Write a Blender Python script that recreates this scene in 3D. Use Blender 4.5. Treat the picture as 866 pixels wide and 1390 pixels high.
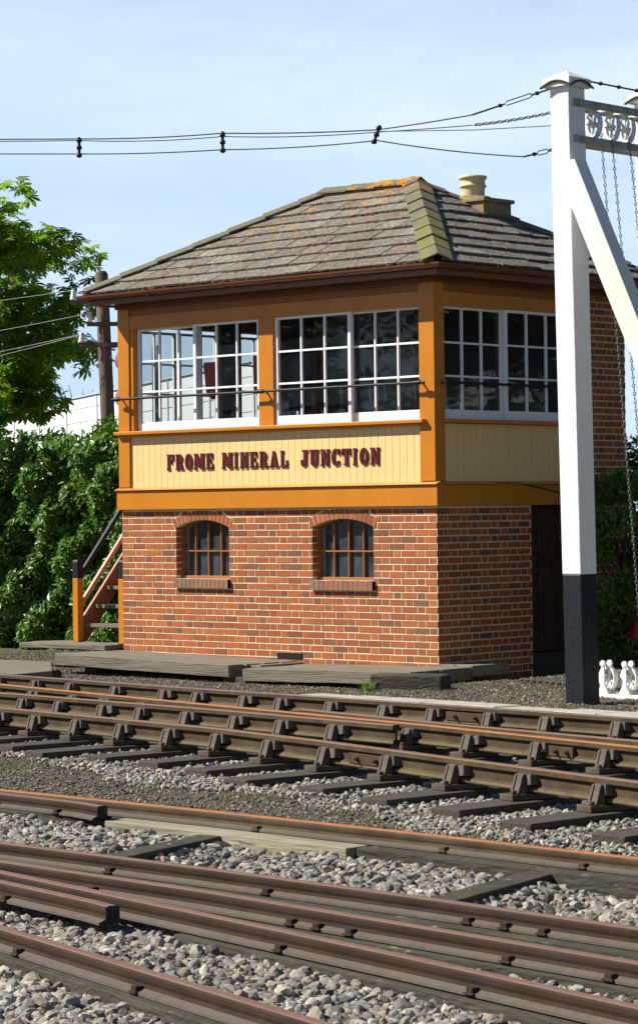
import bpy, math, random
import numpy as np
from mathutils import Vector, Matrix
R = math.radians
rng = np.random.default_rng(7)
random.seed(7)
S = bpy.context.scene
for o in list(bpy.data.objects): bpy.data.objects.remove(o)
COL = S.collection

# ------------------------------------------------------------------ camera
cam = bpy.data.cameras.new('camera'); co = bpy.data.objects.new('camera', cam); COL.objects.link(co)
CP = Vector((17.811, -20.8823, -0.0341)); YAW, PIT = -0.751461, 0.0129189
ROLL, FPX = -0.0115587, 3517.6
fw = Vector((math.sin(YAW)*math.cos(PIT), math.cos(YAW)*math.cos(PIT), math.sin(PIT)))
rt = Vector((math.cos(YAW), -math.sin(YAW), 0)); up = rt.cross(fw)
r2 = rt*math.cos(ROLL)+up*math.sin(ROLL); u2 = -rt*math.sin(ROLL)+up*math.cos(ROLL)
co.matrix_world = Matrix(((r2.x, u2.x, -fw.x, CP.x), (r2.y, u2.y, -fw.y, CP.y), (r2.z, u2.z, -fw.z, CP.z), (0, 0, 0, 1)))
cam.sensor_fit = 'HORIZONTAL'; cam.sensor_width = 36; cam.lens = 36*FPX/866
cam.shift_y = -45/866; cam.clip_start = 0.5; cam.clip_end = 4000
S.camera = co
# ------------------------------------------------------------------ light
SAZ, SEL = 51, 42     # sun stands to the left of the building's front (from -Y towards -X)
W = bpy.data.worlds.new('World'); S.world = W; W.use_nodes = True
nt = W.node_tree; nt.nodes.clear()
out = nt.nodes.new('ShaderNodeOutputWorld'); bg = nt.nodes.new('ShaderNodeBackground')
sky = nt.nodes.new('ShaderNodeTexSky'); sky.sky_type = 'NISHITA'; sky.sun_disc = False
sky.sun_elevation = R(SEL); sky.sun_rotation = R(180+SAZ); sky.air_density = 1.0; sky.dust_density = 0.3; sky.ozone_density = 3.0
tc = nt.nodes.new('ShaderNodeTexCoord'); mp = nt.nodes.new('ShaderNodeMapping'); mp.inputs['Scale'].default_value = (1.0, 1.0, 4.5)
nz = nt.nodes.new('ShaderNodeTexNoise'); nz.inputs['Scale'].default_value = 3.2; nz.inputs['Detail'].default_value = 5; nz.inputs['Roughness'].default_value = .55
rp = nt.nodes.new('ShaderNodeValToRGB'); rp.color_ramp.elements[0].position = .38; rp.color_ramp.elements[1].position = .70
hs = nt.nodes.new('ShaderNodeMix'); hs.data_type = 'RGBA'; hs.blend_type = 'MULTIPLY'; hs.inputs[0].default_value = 1
hs.inputs[7].default_value = (.62, .72, .95, 1)
mx = nt.nodes.new('ShaderNodeMix'); mx.data_type = 'RGBA'; mx.inputs[7].default_value = (11.2, 12.6, 13.8, 1)
ml = nt.nodes.new('ShaderNodeMath'); ml.operation = 'MULTIPLY'; ml.inputs[1].default_value = .8
L = nt.links.new
L(tc.outputs['Generated'], mp.inputs[0]); L(mp.outputs[0], nz.inputs['Vector']); L(nz.outputs['Fac'], rp.inputs[0]); L(rp.outputs[0], ml.inputs[0]); mh = nt.nodes.new('ShaderNodeMath'); mh.operation = 'MULTIPLY'; L(ml.outputs[0], mh.inputs[0])
sx = nt.nodes.new('ShaderNodeSeparateXYZ'); L(tc.outputs['Generated'], sx.inputs[0])
hz = nt.nodes.new('ShaderNodeMapRange'); hz.inputs[1].default_value = .16; hz.inputs[2].default_value = .30; hz.inputs[3].default_value = .88; hz.inputs[4].default_value = 0; L(sx.outputs['Z'], hz.inputs[0])
hm = nt.nodes.new('ShaderNodeMix'); hm.data_type = 'RGBA'; hm.inputs[7].default_value = (7.3, 9.7, 12.8, 1)      # pale summer haze low over the horizon
L(sky.outputs[0], hs.inputs[6]); L(hs.outputs[2], hm.inputs[6]); L(hz.outputs[0], hm.inputs[0]); L(hm.outputs[2], mx.inputs[6]); L(hz.outputs[0], mh.inputs[1]); L(mh.outputs[0], mx.inputs[0]); L(mx.outputs[2], bg.inputs[0]); L(bg.outputs[0], out.inputs[0])
bg.inputs[1].default_value = 0.05
sun = bpy.data.lights.new('sun', 'SUN'); so = bpy.data.objects.new('sun', sun); COL.objects.link(so)
sd = Vector((-math.sin(R(SAZ))*math.cos(R(SEL)), -math.cos(R(SAZ))*math.cos(R(SEL)), math.sin(R(SEL))))
so.rotation_euler = sd.to_track_quat('Z', 'Y').to_euler(); so.location = (-20, -20, 30)
sun.energy = 5.0; sun.angle = R(.55); sun.color = (1, .955, .88)
S.view_settings.view_transform = 'Standard'; S.view_settings.look = 'None'
S.view_settings.exposure = 0.76; S.view_settings.gamma = 1; S.view_settings.use_curve_mapping = False
S.render.engine = 'CYCLES'
S.cycles.max_bounces = 8; S.cycles.transparent_max_bounces = 24

# ------------------------------------------------------------------ helpers: objects
def link(o, parent=None):
    COL.objects.link(o)
    if parent: o.parent = parent
    return o
def tag(o, label=None, cat=None, group=None, kind=None):
    if label: o['label'] = label
    if cat: o['category'] = cat
    if group: o['group'] = group
    if kind: o['kind'] = kind
    return o
def empty(name, loc=(0, 0, 0), rz=0):
    o = bpy.data.objects.new(name, None); o.empty_display_size = .2; o.location = loc; o.rotation_euler.z = rz
    return link(o)
def copy_tree(o, parent=None):
    c = o.copy(); COL.objects.link(c); c.parent = parent
    for k in list(o.children): copy_tree(k, c)
    return c

class MB:
    def __init__(s): s.v = []; s.f = []; s.m = []; s.c = []; s.sm = []
    def add(s, vs, fs, mi=0, col=None, smooth=False):
        n = len(s.v); s.v += [tuple(p) for p in vs]
        s.f += [tuple(i+n for i in f) for f in fs]; s.m += [mi]*len(fs); s.c += [col or (1, 1, 1, 1)]*len(fs); s.sm += [smooth]*len(fs)
        return s
    def box(s, a, b, mi=0, col=None, M=None):
        x0, y0, z0 = a; x1, y1, z1 = b
        vs = [Vector(p) for p in ((x0, y0, z0), (x1, y0, z0), (x1, y1, z0), (x0, y1, z0), (x0, y0, z1), (x1, y0, z1), (x1, y1, z1), (x0, y1, z1))]
        if M: vs = [M @ p for p in vs]
        return s.add(vs, [(0, 3, 2, 1), (4, 5, 6, 7), (0, 1, 5, 4), (1, 2, 6, 5), (2, 3, 7, 6), (3, 0, 4, 7)], mi, col)
    def prism(s, pts, d, mi=0, col=None, smooth=False):   # pts: 3d loop, d: extrusion vector
        n = len(pts); P = [Vector(p) for p in pts]; Q = [p+Vector(d) for p in P]
        nrm = Vector((0, 0, 0))
        for i in range(n): nrm += P[i].cross(P[(i+1) % n])
        fs = [tuple(range(n)), tuple(reversed(range(n, 2*n)))]+[(i, i+n, (i+1) % n+n, (i+1) % n) for i in range(n)]
        if nrm.dot(Vector(d)) > 0: fs = [tuple(reversed(f)) for f in fs]
        return s.add(P+Q, fs, mi, col, smooth)
    def tube(s, path, r, n=8, mi=0, col=None, cap=True, smooth=True):
        P = [Vector(p) for p in path]; rs = r if isinstance(r, (list, tuple)) else [r]*len(P)
        vs = []; fs = []; ref = None
        for i, p in enumerate(P):
            t = (P[min(i+1, len(P)-1)]-P[max(i-1, 0)]).normalized()
            if ref is None:
                ref = t.orthogonal().normalized()
            ref = (ref-t*ref.dot(t)).normalized(); b = t.cross(ref)
            for k in range(n):
                a = 2*math.pi*k/n; vs.append(p+(ref*math.cos(a)+b*math.sin(a))*rs[i])
        for i in range(len(P)-1):
            for k in range(n): fs.append((i*n+k, i*n+(k+1) % n, (i+1)*n+(k+1) % n, (i+1)*n+k))
        s.add(vs, fs, mi, col, smooth)
        if cap:
            m = len(P)-1; s.add(vs[:n], [tuple(reversed(range(n)))], mi, col); s.add(vs[m*n:], [tuple(range(n))], mi, col)
        return s
    def lathe(s, prof, c=(0, 0, 0), n=24, mi=0, col=None, M=None, smooth=True):
        vs = []
        for r, z in prof:
            for k in range(n):
                a = 2*math.pi*k/n; p = Vector((r*math.cos(a), r*math.sin(a), z))
                vs.append((M @ p if M else p)+Vector(c))
        fs = [(i*n+k, i*n+(k+1) % n, (i+1)*n+(k+1) % n, (i+1)*n+k) for i in range(len(prof)-1) for k in range(n)]
        return s.add(vs, fs, mi, col, smooth)
    def sweep(s, path, prof, mats=None, mi=0, z=0):   # prof: closed loop of (lateral, z); path: xy(z) points
        P = [Vector((p[0], p[1], (p[2] if len(p) > 2 else z))) for p in path]; n = len(prof); vs = []; fs = []; ms = []
        for i, p in enumerate(P):
            t = (P[min(i+1, len(P)-1)]-P[max(i-1, 0)]); t.z = 0; t.normalize(); l = Vector((-t.y, t.x, 0))
            for q in prof: vs.append(p+l*q[0]+Vector((0, 0, q[1])))
        for i in range(len(P)-1):
            for k in range(n):
                fs.append((i*n+k, (i+1)*n+k, (i+1)*n+(k+1) % n, i*n+(k+1) % n)); ms.append(mats[k] if mats else mi)
        b = len(s.v); s.v += [tuple(p) for p in vs]
        fs2 = fs+[tuple(range(n)), tuple(reversed(range((len(P)-1)*n, len(P)*n)))]; ms += [mi, mi]
        s.f += [tuple(i+b for i in f) for f in fs2]; s.m += ms; s.c += [(1, 1, 1, 1)]*len(fs2); s.sm += [False]*len(fs2)
        return s
    def build(s, name, mat, parent=None, bevel=0, color=False, fix=False):
        me = bpy.data.meshes.new(name); me.from_pydata(s.v, [], s.f)
        for m in (mat if isinstance(mat, (list, tuple)) else [mat]): me.materials.append(m)
        me.polygons.foreach_set('material_index', s.m); me.polygons.foreach_set('use_smooth', s.sm)
        if color:
            at = me.color_attributes.new('tint', 'FLOAT_COLOR', 'CORNER'); arr = []
            for f, c in zip(s.f, s.c): arr += list(c)*len(f)
            at.data.foreach_set('color', arr)
        me.update()
        if fix:
            import bmesh
            bm = bmesh.new(); bm.from_mesh(me); bmesh.ops.remove_doubles(bm, verts=bm.verts, dist=1e-5); bmesh.ops.recalc_face_normals(bm, faces=bm.faces); bm.to_mesh(me); bm.free()
        o = bpy.data.objects.new(name, me); link(o, parent)
        if bevel:
            b = o.modifiers.new('bevel', 'BEVEL'); b.width = bevel; b.segments = 2; b.limit_method = 'ANGLE'; b.angle_limit = R(40)
        return o
def scatter(name, tv, tf, pos, rot, scl, cols, mat, parent=None, smooth=False):
    n = len(pos); tv = np.asarray(tv, float); k = len(tv)
    if tv.ndim == 2: V = np.einsum('nij,kj->nki', rot, tv)
    else: V = np.einsum('nij,nkj->nki', rot, tv); k = tv.shape[1]
    scl = np.asarray(scl); V = V*(scl[:, None, None] if scl.ndim == 1 else scl[:, None, :])+pos[:, None, :]
    tf = np.asarray(tf); m, w = tf.shape
    F = (tf[None]+(np.arange(n)*k)[:, None, None]).reshape(-1)
    me = bpy.data.meshes.new(name); me.vertices.add(n*k); me.vertices.foreach_set('co', V.reshape(-1).astype(np.float32))
    me.loops.add(len(F)); me.loops.foreach_set('vertex_index', F.astype(np.int32))
    me.polygons.add(n*m); me.polygons.foreach_set('loop_start', (np.arange(n*m)*w).astype(np.int32))
    me.polygons.foreach_set('loop_total', np.full(n*m, w, np.int32)); me.materials.append(mat)
    me.update(calc_edges=True)
    me.polygons.foreach_set('use_smooth', np.full(n*m, smooth))
    at = me.color_attributes.new('tint', 'FLOAT_COLOR', 'POINT')
    at.data.foreach_set('color', np.repeat(np.c_[cols, np.ones(n)], k, axis=0).reshape(-1).astype(np.float32))
    o = bpy.data.objects.new(name, me); return link(o, parent)
def rrot(n, tilt=math.pi):       # random rotations
    a = rng.uniform(0, 2*math.pi, n); b = rng.uniform(-tilt, tilt, n); c = rng.uniform(-tilt, tilt, n)
    ca, sa, cb, sb, cc, sc = np.cos(a), np.sin(a), np.cos(b), np.sin(b), np.cos(c), np.sin(c); z = np.zeros(n); o = np.ones(n)
    A = np.stack([np.stack([ca, -sa, z], 1), np.stack([sa, ca, z], 1), np.stack([z, z, o], 1)], 1)
    B = np.stack([np.stack([o, z, z], 1), np.stack([z, cb, -sb], 1), np.stack([z, sb, cb], 1)], 1)
    Cc = np.stack([np.stack([cc, z, sc], 1), np.stack([z, o, z], 1), np.stack([-sc, z, cc], 1)], 1)
    return A @ B @ Cc

# ------------------------------------------------------------------ helpers: materials
def mat(name, col, rough=.6, noise=None, bump=None, metal=0, spec=.5, streak=None, stretch=(1, 1, 1), tint=False, spots=None, coat=0):
    """noise=(scale, amount, colour2), bump=(scale, strength), spots=(scale, threshold, colour)"""
    m = bpy.data.materials.new(name); m.use_nodes = True; t = m.node_tree; b = t.nodes['Principled BSDF']; l = t.links.new
    b.inputs['Roughness'].default_value = rough; b.inputs['Metallic'].default_value = metal; b.inputs['Specular IOR Level'].default_value = spec
    if coat: b.inputs['Coat Weight'].default_value = coat; b.inputs['Coat Roughness'].default_value = .15
    tcn = t.nodes.new('ShaderNodeTexCoord'); mpn = t.nodes.new('ShaderNodeMapping'); mpn.inputs['Scale'].default_value = stretch
    l(tcn.outputs['Object'], mpn.inputs[0]); vec = mpn.outputs[0]
    rgb = t.nodes.new('ShaderNodeRGB'); rgb.outputs[0].default_value = (*col, 1); cur = rgb.outputs[0]
    def mixin(fac, c2, cur, bt='MIX'):
        x = t.nodes.new('ShaderNodeMix'); x.data_type = 'RGBA'; x.blend_type = bt
        if isinstance(fac, float): x.inputs[0].default_value = fac
        else: l(fac, x.inputs[0])
        l(cur, x.inputs[6])
        if isinstance(c2, tuple): x.inputs[7].default_value = (*c2, 1)
        else: l(c2, x.inputs[7])
        return x.outputs[2]
    def ntex(scale, detail=6, rough=.6, lo=.35, hi=.65, off=0):
        n = t.nodes.new('ShaderNodeTexNoise'); n.inputs['Scale'].default_value = scale; n.inputs['Detail'].default_value = detail; n.inputs['Roughness'].default_value = rough
        if off:
            ad = t.nodes.new('ShaderNodeVectorMath'); ad.operation = 'ADD'; ad.inputs[1].default_value = (off, off, off); l(vec, ad.inputs[0]); l(ad.outputs[0], n.inputs['Vector'])
        else: l(vec, n.inputs['Vector'])
        r = t.nodes.new('ShaderNodeMapRange'); r.inputs[1].default_value = lo; r.inputs[2].default_value = hi; l(n.outputs['Fac'], r.inputs[0]); return r.outputs[0]
    if tint:
        a = t.nodes.new('ShaderNodeAttribute'); a.attribute_name = 'tint'; cur = mixin(1.0, a.outputs['Color'], cur, 'MULTIPLY')
    if noise:
        for i, (sc, am, c2) in enumerate(noise if isinstance(noise, list) else [noise]):
            f = ntex(sc, off=i*7.3); mm = t.nodes.new('ShaderNodeMath'); mm.operation = 'MULTIPLY'; mm.inputs[1].default_value = am; l(f, mm.inputs[0]); cur = mixin(mm.outputs[0], c2, cur)
    if spots:
        for i, (sc, th, c2) in enumerate(spots if isinstance(spots, list) else [spots]):
            f = ntex(sc, 8, .7, th, th+.05, off=3.1+i*5); cur = mixin(f, c2, cur)
    l(cur, b.inputs['Base Color'])
    if bump:
        n = t.nodes.new('ShaderNodeTexNoise'); n.inputs['Scale'].default_value = bump[0]; n.inputs['Detail'].default_value = 8; l(vec, n.inputs['Vector'])
        bp = t.nodes.new('ShaderNodeBump'); bp.inputs['Strength'].default_value = bump[1]; bp.inputs['Distance'].default_value = bump[2] if len(bump) > 2 else .01
        l(n.outputs['Fac'], bp.inputs['Height']); l(bp.outputs[0], b.inputs['Normal'])
    return m
def leafmat(name, col, trans=.35, rough=.35):
    m = bpy.data.materials.new(name); m.use_nodes = True; t = m.node_tree; b = t.nodes['Principled BSDF']; l = t.links.new
    a = t.nodes.new('ShaderNodeAttribute'); a.attribute_name = 'tint'
    x = t.nodes.new('ShaderNodeMix'); x.data_type = 'RGBA'; x.blend_type = 'MULTIPLY'; x.inputs[0].default_value = 1; x.inputs[6].default_value = (*col, 1); l(a.outputs['Color'], x.inputs[7])
    b.inputs['Roughness'].default_value = rough; l(x.outputs[2], b.inputs['Base Color'])
    tr = t.nodes.new('ShaderNodeBsdfTranslucent'); y = t.nodes.new('ShaderNodeMix'); y.data_type = 'RGBA'; y.blend_type = 'MULTIPLY'; y.inputs[0].default_value = 1
    l(x.outputs[2], y.inputs[6]); y.inputs[7].default_value = (1.4, 1.5, .5, 1); l(y.outputs[2], tr.inputs[0])
    ms = t.nodes.new('ShaderNodeMixShader'); ms.inputs[0].default_value = trans; l(b.outputs[0], ms.inputs[1]); l(tr.outputs[0], ms.inputs[2])
    l(ms.outputs[0], t.nodes['Material Output'].inputs[0]); return m
def glassmat(sheen=.03):
    m = bpy.data.materials.new('window_glass'); m.use_nodes = True; t = m.node_tree; t.nodes.remove(t.nodes['Principled BSDF']); l = t.links.new
    tr = t.nodes.new('ShaderNodeBsdfTransparent'); tr.inputs[0].default_value = (.80, .84, .84, 1)
    gl = t.nodes.new('ShaderNodeBsdfGlossy'); gl.inputs['Roughness'].default_value = .02
    lw = t.nodes.new('ShaderNodeLayerWeight'); lw.inputs[0].default_value = .5; fr = t.nodes.new('ShaderNodeMath'); fr.operation = 'POWER'; fr.inputs[1].default_value = 4.5; l(lw.outputs['Facing'], fr.inputs[0])
    n = t.nodes.new('ShaderNodeTexNoise'); n.inputs['Scale'].default_value = 2.2; tcn = t.nodes.new('ShaderNodeTexCoord'); l(tcn.outputs['Object'], n.inputs['Vector'])
    bp = t.nodes.new('ShaderNodeBump'); bp.inputs['Strength'].default_value = .05; bp.inputs['Distance'].default_value = .02; l(n.outputs['Fac'], bp.inputs['Height']); l(bp.outputs[0], gl.inputs['Normal'])
    mu = t.nodes.new('ShaderNodeMath'); mu.operation = 'MULTIPLY_ADD'; mu.inputs[1].default_value = .9; mu.inputs[2].default_value = .05; mu.use_clamp = True; l(fr.outputs[0], mu.inputs[0])
    ms = t.nodes.new('ShaderNodeMixShader'); l(mu.outputs[0], ms.inputs[0]); l(tr.outputs[0], ms.inputs[1]); l(gl.outputs[0], ms.inputs[2]); df = t.nodes.new('ShaderNodeBsdfDiffuse'); df.inputs[0].default_value = (.17, .22, .27, 1); n2 = t.nodes.new('ShaderNodeTexNoise'); n2.inputs['Scale'].default_value = 3.5; n2.inputs['Detail'].default_value = 5; l(tcn.outputs['Object'], n2.inputs['Vector'])
    md = t.nodes.new('ShaderNodeMapRange'); md.inputs[1].default_value = .3; md.inputs[2].default_value = .8; md.inputs[3].default_value = sheen*.3; md.inputs[4].default_value = sheen*2.2; l(n2.outputs['Fac'], md.inputs[0])  # mottled share of blue-grey diffuse that stands in for reflected sky
    m3 = t.nodes.new('ShaderNodeMixShader'); l(md.outputs[0], m3.inputs[0]); l(ms.outputs[0], m3.inputs[1]); l(df.outputs[0], m3.inputs[2]); l(m3.outputs[0], t.nodes['Material Output'].inputs[0]); return m

M = {}
M['brick'] = mat('brick', (1, 1, 1), .85, noise=[(35, .35, (.18, .065, .03)), (1.3, .22, (.24, .09, .04))], spots=(26, .69, (.55, .45, .33)), bump=(60, .5, .004), tint=True)
M['mortar'] = mat('mortar', (.74, .63, .40), .9, noise=(7, .55, (.50, .41, .25)), bump=(90, .4, .004))
M['orange'] = mat('ochre_paint', (.56, .20, .008), .34, noise=[(3, .35, (.42, .13, .008)), (34, .25, (.33, .11, .02))], stretch=(1, 1, .6), bump=(14, .06, .004), spots=(20, .70, (.30, .13, .05)))
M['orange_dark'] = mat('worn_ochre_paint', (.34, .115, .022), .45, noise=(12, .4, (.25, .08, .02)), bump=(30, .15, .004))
M['brownframe'] = mat('brown_window_paint', (.30, .115, .03), .5, noise=(12, .4, (.24, .09, .03)), bump=(30, .15, .004))
M['brown'] = mat('brown_gutter_paint', (.165, .058, .024), .32, noise=(7, .5, (.11, .04, .02)), bump=(20, .1, .003), spots=(14, .66, (.26, .12, .06)))
M['cream'] = mat('cream_paint', (.80, .56, .235), .45, stretch=(1, 1, .35), noise=[(2.5, .3, (.70, .47, .18)), (24, .22, (.58, .42, .2))], bump=(25, .05, .003))
M['white'] = mat('white_paint', (.80, .80, .79), .38, noise=(18, .12, (.62, .62, .58)), bump=(40, .06, .003))
M['maroon'] = mat('maroon_paint', (.10, .006, .012), .35)
M['black'] = mat('black_paint', (.006, .007, .010), .5, spec=.25, noise=(25, .4, (.03, .03, .035)), bump=(40, .1, .003))
M['pink'] = mat('faded_salmon_paint', (.52, .25, .15), .5, noise=(12, .4, (.42, .17, .09)), bump=(30, .1, .003))
M['stringer'] = mat('red_brown_stringer_paint', (.30, .105, .05), .5, noise=(10, .4, (.2, .07, .04)), bump=(30, .1, .003))
M['slate'] = mat('roof_tile', (1, 1, 1), .95, spec=.2, noise=[(5, .45, (.17, .145, .11)), (24, .8, (.085, .07, .055))], bump=(28, 1.0, .016), tint=True, spots=[(30, .575, (.40, .385, .33)), (13, .62, (.060, .048, .032)), (5, .63, (.21, .135, .085))])
M['ridge'] = mat('ridge_tile', (.16, .14, .11), .95, spec=.2, noise=[(12, .5, (.09, .08, .06)), (5, .5, (.15, .15, .05))], bump=(40, .8, .008), spots=[(30, .64, (.30, .28, .22))])
M['oldwood'] = mat('weathered_timber', (.19, .165, .12), .9, noise=[(6, .8, (.10, .085, .062)), (2, .25, (.12, .12, .07))], bump=(12, .9, .012), stretch=(.35, 3, 6), spots=(5, .64, (.05, .04, .03)))
M['oldwoody'] = mat('weathered_timber_across', (.21, .18, .13), .9, noise=[(6, .7, (.13, .115, .08)), (2, .3, (.14, .15, .07))], bump=(12, .9, .012), stretch=(3, .35, 6))
M['sleeper'] = mat('creosoted_sleeper', (.036, .029, .022), .9, noise=(8, .6, (.075, .06, .045)), bump=(10, .9, .01), stretch=(4, .4, 4), spots=(9, .66, (.17, .14, .11)))
M['baulk'] = mat('baulk_timber', (.36, .31, .22), .9, noise=[(5, .75, (.15, .13, .085)), (2, .5, (.13, .14, .06))], bump=(12, .8, .01), stretch=(.35, 4, 5), spots=(6, .62, (.06, .05, .04)))
M['transom'] = mat('dark_transom_timber', (.050, .046, .035), .95, spec=.2, noise=[(5, .7, (.085, .078, .055)), (1.5, .5, (.03, .027, .02))], bump=(9, 1.0, .016), stretch=(1.2, 1.2, 5), spots=(9, .62, (.16, .145, .105)))
M['rail_side'] = mat('rusty_rail_side', (.058, .030, .016), .8, spec=.22, noise=[(18, .6, (.030, .020, .014)), (5, .5, (.105, .085, .038))], bump=(50, .6, .003))
M['rail_side_red'] = mat('red_rust_rail_side', (.036, .021, .012), .85, spec=.15, noise=[(14, .7, (.024, .017, .013)), (4, .4, (.066, .042, .030))], bump=(60, .6, .003))
M['foot_olive'] = mat('olive_rail_foot', (.115, .088, .038), .7, spec=.3, noise=[(4, .6, (.06, .042, .022)), (22, .4, (.16, .13, .06))], bump=(50, .5, .003))  # olive foot of the back rails, lighter than their sides
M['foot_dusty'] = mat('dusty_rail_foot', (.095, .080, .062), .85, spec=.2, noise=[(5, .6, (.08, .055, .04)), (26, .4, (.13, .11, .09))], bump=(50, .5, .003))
M['head_steel'] = mat('worn_steel_head', (.30, .24, .21), .33, metal=.6, noise=(20, .5, (.18, .11, .08)), bump=(40, .15, .002))
M['head_orange'] = mat('orange_rust_head', (.40, .15, .04), .75, noise=[(25, .5, (.20, .07, .03)), (3, .6, (.20, .10, .05))], spec=.25, bump=(60, .3, .002))
M['head_brown'] = mat('brown_rust_head', (.17, .10, .06), .5, spec=.3, noise=(12, .6, (.17, .10, .06)), bump=(60, .3, .002))
M['head_red'] = mat('red_rust_head', (.17, .105, .078), .85, spec=.3, noise=[(25, .6, (.15, .065, .045)), (4, .5, (.12, .072, .055))], bump=(60, .4, .002))
M['chair'] = mat('rusty_chair_iron', (.066, .041, .024), .7, noise=[(16, .6, (.035, .026, .02)), (6, .45, (.12, .10, .06))], bump=(60, .5, .004))
M['key'] = mat('grey_oak_key', (.40, .37, .32), .9, noise=(20, .6, (.14, .12, .09)), bump=(40, .8, .006))
M['keydark'] = mat('dark_oak_key', (.12, .10, .08), .9, noise=(20, .6, (.06, .05, .04)), bump=(40, .8, .006))
M['stone'] = mat('ballast_stone', (1, 1, 1), .85, noise=(60, .35, (.22, .19, .15)), bump=(90, .5, .003), tint=True)
M['slab'] = mat('grey_stone_slab', (.40, .37, .31), .85, noise=(9, .6, (.24, .22, .17)), bump=(40, .5, .006))
M['chain'] = mat('galvanised_chain', (.24, .23, .22), .45, metal=.5, noise=(30, .5, (.10, .09, .08)))
M['chain_dark'] = mat('rusty_dark_chain', (.05, .035, .03), .6, noise=(30, .5, (.10, .05, .035)))
M['postwhite'] = mat('weathered_white_post_paint', (.80, .80, .78), .5, noise=[(7, .22, (.64, .63, .57)), (30, .15, (.5, .5, .46))], bump=(16, .5, .006), stretch=(4, 4, .7), spots=[(16, .70, (.46, .43, .36)), (5, .69, (.55, .50, .42))])
M['bracewhite'] = mat('algae_stained_white_paint', (.78, .78, .74), .5, noise=[(1.6, .42, (.52, .55, .22)), (9, .2, (.6, .6, .55))], bump=(14, .2, .004), spots=(18, .70, (.4, .42, .2)))
M['greyiron'] = mat('flaking_grey_iron', (.42, .41, .37), .6, noise=[(9, .7, (.15, .13, .10)), (4, .4, (.20, .22, .12))], bump=(40, .4, .004))
M['wheelwhite'] = mat('white_painted_iron', (.74, .74, .72), .4, noise=(14, .2, (.5, .45, .4)), spots=(10, .69, (.22, .10, .08)))
M['poly_pole'] = mat('telegraph_pole_wood', (.14, .10, .075), .9, noise=(6, .6, (.07, .05, .04)), bump=(10, .8, .012), stretch=(6, 6, .5))
M['porcelain'] = mat('white_porcelain', (.72, .70, .64), .2)
M['wirewhite'] = mat('pale_wire', (.55, .55, .53), .4)
M['wiredark'] = mat('dark_wire', (.08, .08, .09), .5, metal=.4)
M['pot'] = mat('buff_clay_pot', (.62, .50, .28), .7, noise=(8, .4, (.5, .38, .2)), bump=(40, .2, .003))
M['stackcap'] = mat('mossy_mortar', (.22, .19, .11), .9, noise=[(9, .7, (.40, .24, .04)), (20, .5, (.09, .08, .06))], bump=(30, .9, .01))
M['dark_int'] = mat('dark_varnished_boarding', (.045, .028, .018), .45, noise=(10, .5, (.03, .02, .015)))
M['door'] = mat('dark_red_brown_door', (.040, .010, .008), .5, noise=(10, .4, (.025, .008, .006)))
M['purple'] = mat('faded_rust_enamel', (.22, .115, .115), .5, noise=(12, .5, (.16, .10, .12)))
M['red'] = mat('red_paint', (.42, .012, .015), .4, noise=(10, .3, (.3, .01, .01)))
M['blue'] = mat('blue_paint', (.05, .16, .36), .4)
M['bark'] = mat('bark', (.09, .07, .05), .9, noise=(10, .6, (.05, .04, .03)), bump=(20, .9, .02), stretch=(3, 3, .6))
M['greenpost'] = mat('grey_green_steel', (.20, .25, .24), .5, noise=(10, .3, (.14, .17, .17)))
M['glass'] = glassmat()
M['sheenglass'] = glassmat(.22)  # lower panes: bluish reflection painted in as diffuse colour
M['laurel'] = leafmat('laurel_leaf', (.085, .18, .026), .32, .38)
M['chestnut'] = leafmat('chestnut_leaf', (.105, .20, .016), .46, .45)
M['bushleaf'] = leafmat('bush_leaf', (.06, .12, .025), .35, .5)
M['petal'] = leafmat('blossom_petal', (.55, .5, .33), .3, .6)
M['grass'] = leafmat('grass_blade', (.10, .17, .03), .4, .6)
M['floor'] = mat('plank_floor', (.10, .07, .045), .6)

# lichen added to roof tiles and ridge tiles: a growth with its own patchy shape
def lichen(m, col, thr, centre, rad, scale=14, soft=.06):
    t = m.node_tree; l = t.links.new; b = t.nodes['Principled BSDF']; src = b.inputs['Base Color'].links[0].from_socket
    tcn = t.nodes.new('ShaderNodeTexCoord'); n = t.nodes.new('ShaderNodeTexNoise'); n.inputs['Scale'].default_value = scale; n.inputs['Detail'].default_value = 7; n.inputs['Roughness'].default_value = .68
    l(tcn.outputs['Object'], n.inputs['Vector'])
    d = t.nodes.new('ShaderNodeVectorMath'); d.operation = 'DISTANCE'; d.inputs[1].default_value = centre; l(tcn.outputs['Object'], d.inputs[0])
    mr = t.nodes.new('ShaderNodeMapRange'); mr.inputs[1].default_value = 0; mr.inputs[2].default_value = rad; mr.inputs[3].default_value = .22; mr.inputs[4].default_value = 0; l(d.outputs['Value'], mr.inputs[0])
    a = t.nodes.new('ShaderNodeMath'); a.operation = 'ADD'; l(n.outputs['Fac'], a.inputs[0]); l(mr.outputs[0], a.inputs[1])
    m2 = t.nodes.new('ShaderNodeMapRange'); m2.inputs[1].default_value = thr; m2.inputs[2].default_value = thr+soft; l(a.outputs[0], m2.inputs[0])
    x = t.nodes.new('ShaderNodeMix'); x.data_type = 'RGBA'; l(m2.outputs[0], x.inputs[0]); l(src, x.inputs[6]); x.inputs[7].default_value = (*col, 1); l(x.outputs[2], b.inputs['Base Color'])
lichen(M['slate'], (.40, .18, .025), .72, (.55, -.23, 1.14), 1.7, 9)
lichen(M['slate'], (.34, .18, .04), .73, (-.9, -.5, .8), 3.2, 6)
lichen(M['ridge'], (.17, .165, .05), .60, (2.45, -1.68, .135), 1.5, 5)
lichen(M['ridge'], (.44, .20, .02), .64, (.45, 0, 1.19), 1.1, 8)

def P(name): return M[name]
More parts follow.
